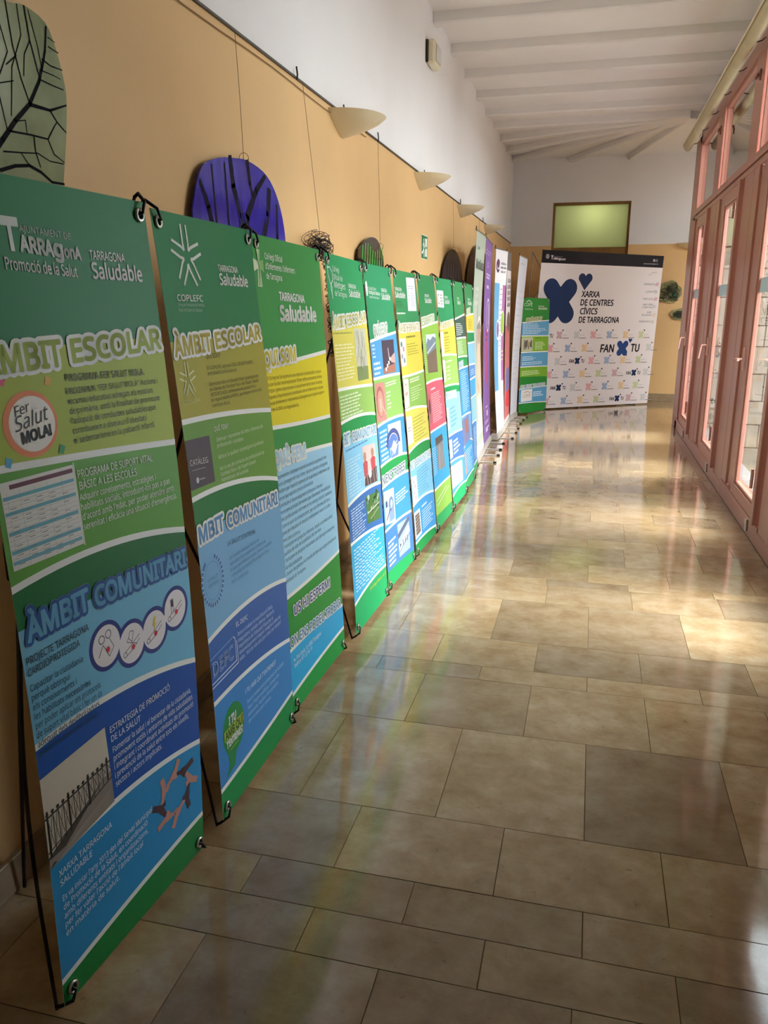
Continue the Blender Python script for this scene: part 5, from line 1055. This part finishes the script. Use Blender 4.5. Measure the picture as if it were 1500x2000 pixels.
for L_, a, b_ in (([(1.866, 2.199), (1.876, 2.127), (1.90, 2.05)], .006, .004), ([(1.880, 2.195), (1.905, 2.12), (1.912, 2.075)], .003, .003), ([(1.851, 1.980), (1.93, 1.983), (2.000, 2.010)], .010, .004), ([(1.916, 2.097), (1.95, 2.09), (1.996, 2.092)], .004, .003), ([(1.900, 2.047), (1.95, 2.045), (1.993, 2.045)], .004, .003), ([(1.905, 2.07), (1.96, 2.07), (1.985, 2.068)], .003, .002), ([(1.946, 2.133), (1.986, 2.129)], .003, .003), ([(1.948, 2.155), (1.975, 2.15)], .003, .002),
                 ([(1.929, 1.983), (1.955, 1.96), (1.989, 1.942)], .005, .003), ([(1.766, 1.904), (1.847, 1.910), (1.910, 1.912), (1.940, 1.947), (1.955, 1.962)], .005, .003), ([(1.910, 1.912), (1.930, 1.88), (1.969, 1.866)], .004, .003), ([(1.856, 1.910), (1.856, 1.874), (1.87, 1.84)], .004, .003), ([(1.737, 1.854), (1.80, 1.862), (1.864, 1.871)], .004, .003), ([(1.72, 1.81), (1.774, 1.828), (1.827, 1.837), (1.87, 1.828), (1.910, 1.810), (1.96, 1.812)], .009, .006), ([(1.864, 1.871), (1.91, 1.86), (1.965, 1.862)], .003, .003), ([(1.80, 1.862), (1.83, 1.835)], .003, .003),
                 ([(1.80, 2.19), (1.81, 2.10), (1.83, 2.03), (1.851, 1.985)], .004, .004), ([(1.84, 2.195), (1.845, 2.13), (1.80, 2.05), (1.78, 1.94)], .003, .003), ([(1.76, 2.17), (1.79, 2.08), (1.74, 2.0), (1.76, 1.905)], .003, .003), ([(1.82, 2.08), (1.78, 2.05)], .003, .003), ([(1.876, 2.127), (1.85, 2.09), (1.84, 2.04)], .003, .003), ([(1.80, 2.02), (1.74, 2.0), (1.70, 1.9)], .003, .003), ([(1.79, 1.93), (1.83, 1.94), (1.83, 1.91)], .003, .002), ([(1.66, 2.15), (1.70, 2.0), (1.66, 1.85), (1.72, 1.81)], .004, .004), ([(1.55, 2.12), (1.60, 1.9), (1.66, 1.83)], .004, .004)):
    stroke(vn, L_, a, b_, K)
vn.build('wing_veins', lf_); wire(leaf, 1.75, 2.19)
# blue wing
bl_ = thing('acrylic_panel', 'deep blue acrylic wing panel behind the second banner', 'artwork', (XL, 3.1, 1.7), 'acrylic wing panels hung on the left wall')
m, out = slab([(2.676, 1.801), (2.691, 1.861), (2.726, 1.933), (2.784, 1.992), (2.911, 2.033), (3.046, 2.053), (3.167, 2.063), (3.321, 2.046), (3.428, 2.001), (3.510, 1.916), (3.556, 1.801), (3.54, 1.68), (3.42, 1.57), (3.1, 1.52), (2.85, 1.56), (2.70, 1.68)], acrylic('blue_acrylic', '#2A2AC0', '#16148A', 9, (1, 6, .8)))
lf_ = m.build('panel', bl_); vn = MB(); K2 = mat('dark_wing_marks', '#140C26', .6, .1)
for L_, a, b_ in (([(3.00, 2.05), (3.02, 1.95), (3.08, 1.85), (3.10, 1.7)], .03, .05), ([(3.34, 2.03), (3.24, 1.96), (3.14, 1.85), (3.10, 1.75)], .02, .05), ([(2.74, 1.93), (2.80, 1.85), (2.84, 1.75), (2.86, 1.6)], .02, .05), ([(3.38, 1.98), (3.36, 1.88), (3.30, 1.78), (3.28, 1.6)], .04, .04), ([(2.95, 2.02), (2.96, 1.85), (2.98, 1.7)], .012, .02), ([(2.84, 2.0), (2.86, 1.8)], .01, .015), ([(3.46, 1.93), (3.46, 1.8), (3.44, 1.7)], .02, .03), ([(3.16, 2.06), (3.18, 1.98), (3.20, 1.94)], .03, .02)):
    stroke(vn, L_, a, b_, K2)
for k in range(40):
    y_ = R_.uniform(2.75, 3.48); z_ = R_.uniform(1.62, 1.98)
    if inside((y_, z_ + .03), out) and inside((y_, z_ - .03), out): stroke(vn, [(y_, z_ + .03), (y_ + .01, z_ - .03)], .003, .002, mat('blue_streak', '#3A3ADC', .2), XA + .0072)
vn.build('wing_marks', lf_); wire(bl_, 3.13, 2.055)
# green and black wing
gr_ = thing('acrylic_panel', 'black oval acrylic panel with bright green streaks behind the fourth banner', 'artwork', (XL, 5.05, 1.6), 'acrylic wing panels hung on the left wall')
m, out = slab([(4.739, 1.792), (4.806, 1.855), (4.908, 1.897), (5.039, 1.922), (5.188, 1.915), (5.292, 1.856), (5.346, 1.779), (5.34, 1.5), (5.05, 1.28), (4.76, 1.5)], acrylic('dark_acrylic', '#2A2420', '#3A302A', 8))
lf_ = m.build('panel', gr_); vn = MB(); GG = mat('green_streak', '#3CC04A', .25)
for k in range(9):
    y_ = 4.82 + k * .058; stroke(vn, [(y_ + .02, 1.86 + .02 * math.sin(k)), (y_ + .01, 1.80), (y_ - .01, 1.72), (y_ - .02, 1.64)], .012, .034, GG)
vn.build('wing_marks', lf_); wire(gr_, 5.26, 1.87)
# two dark panels
for lab, c, ry, rz in (('dark purple oval acrylic panel behind the eighth banner', (8.12, 1.62), .66, .43), ('dark acrylic panel mostly hidden behind the grey roll-up banner', (10.0, 1.72), 1.0, .50)):
    t_ = thing('acrylic_panel', lab, 'artwork', (XL, c[0], c[1]), 'acrylic wing panels hung on the left wall')
    m, out = slab([(c[0] + ry * math.cos(a * math.pi / 6), c[1] + rz * math.sin(a * math.pi / 6)) for a in range(12)], acrylic('purple_black_acrylic', '#2A1E30', '#1C141E', 6)); lf_ = m.build('panel', t_)
    vn = MB()
    for k in range(5): stroke(vn, [(c[0] - ry * .5 + k * .22 * ry, c[1] + rz * .7), (c[0] - ry * .55 + k * .24 * ry, c[1] - .1)], .03, .05, mat('purple_streak', '#4A3C58', .25))
    vn.build('wing_marks', lf_); wire(t_, c[0], c[1] + rz - .01)
# tangled wire sculpture
ws = thing('wire_sculpture', 'tangled black wire insect sculpture hanging behind the third banner', 'artwork', (XL + .06, 3.95, 1.75))
r = random.Random(11); Mw = mat('black_wire', '#241C1C', .4)
def loops(cy_, cz_, ry, rz, n, rad, nm):
    q = MB()
    for k in range(n):
        a0 = r.uniform(0, 6.28); ex_, ez = r.uniform(.35, 1), r.uniform(.35, 1); oy, oz = r.uniform(-.4, .4) * ry, r.uniform(-.4, .4) * rz; tl_ = r.uniform(-.8, .8); pts = []
        for i in range(19):
            a = a0 + i / 18 * 6.28; y_, z_ = math.cos(a) * ex_, math.sin(a) * ez
            pts.append((XL + .06 + .03 * math.sin(a * 2 + k), cy_ + oy + ry * .8 * (y_ * math.cos(tl_) - z_ * math.sin(tl_)), cz_ + oz + rz * .8 * (y_ * math.sin(tl_) + z_ * math.cos(tl_))))
        q.tube(pts, rad, Mw, 5, False)
    q.build(nm, ws)
loops(3.98, 1.79, .11, .07, 26, .0016, 'wire_head'); loops(3.82, 1.80, .07, .07, 7, .0012, 'wire_wing')
for k, (y_, z_) in enumerate(((4.10, 1.70), (4.12, 1.60), (4.14, 1.50), (4.16, 1.40), (4.17, 1.29))): loops(y_, z_, .045, .055, 9, .0016, 'wire_body')
q = MB(); q.tube([(XL + .012, 3.88, ZY - .01), (XL + .05, 3.90, 2.1), (XL + .06, 3.95, 1.84)], .0013, mat('nylon_wire', '#7E6444', .5), 5); q.build('wire', ws)
# ---- wire insects on the end wall
def insect(lab, cx_, cz_, rx, rz, seed):
    t_ = thing('wall_sculpture', lab, 'artwork', (cx_, YE - .04, cz_)); r = random.Random(seed)
    cols = [mat('moss_mesh', '#3E4A34', .6), mat('green_glass_bits', '#1E6E48', .3), mat('dark_wire_mesh', '#262A24', .5), mat('olive_mesh', '#6E6A3E', .6)]
    q = MB(); k_ = 18; pts = [(cx_ + rx * math.cos(a * 6.283 / k_) * (1 + .08 * math.sin(a * 2.3)), cz_ + rz * math.sin(a * 6.283 / k_) * (1 + .1 * math.cos(a * 1.7))) for a in range(k_)]
    q.add([(x, YE - .030, z) for x, z in pts] + [(x, YE - .024, z) for x, z in pts], [tuple(range(k_)), tuple(range(k_, 2 * k_))[::-1]] + [(i, (i + 1) % k_, k_ + (i + 1) % k_, k_ + i) for i in range(k_)], mat('olive_translucent_sheet', '#B4A870', .4, noise=.4, scale=14)); q.build('backing', t_)
    for nm, n, mt in (('mesh_tangle', 20, cols[2]), ('moss_tangle', 14, cols[0]), ('green_bits', 10, cols[1])):
        q = MB()
        for k in range(n):
            a0 = r.uniform(0, 6.28); ox, oz = r.uniform(-.55, .55) * rx, r.uniform(-.6, .6) * rz; sx, sz = r.uniform(.1, .42) * rx, r.uniform(.1, .42) * rz
            if nm == 'green_bits': ox, oz = r.uniform(.3, .7) * rx, r.uniform(-.7, -.2) * rz; sx *= .4; sz *= .4
            q.tube([(cx_ + ox + sx * math.cos(a0 + i * .7), YE - .045 - .012 * math.sin(i + k), cz_ + oz + sz * math.sin(a0 + i * .7)) for i in range(10)], r.uniform(.0015, .0042), mt, 5, False)
        q.build(nm, t_)
insect('green and black wire insect sculpture on the end wall beside the backdrop', 1.14, 1.735, .20, .175, 5)
insect('smaller grey wire insect sculpture low on the end wall by the window post', 1.36, 1.39, .16, .10, 9)
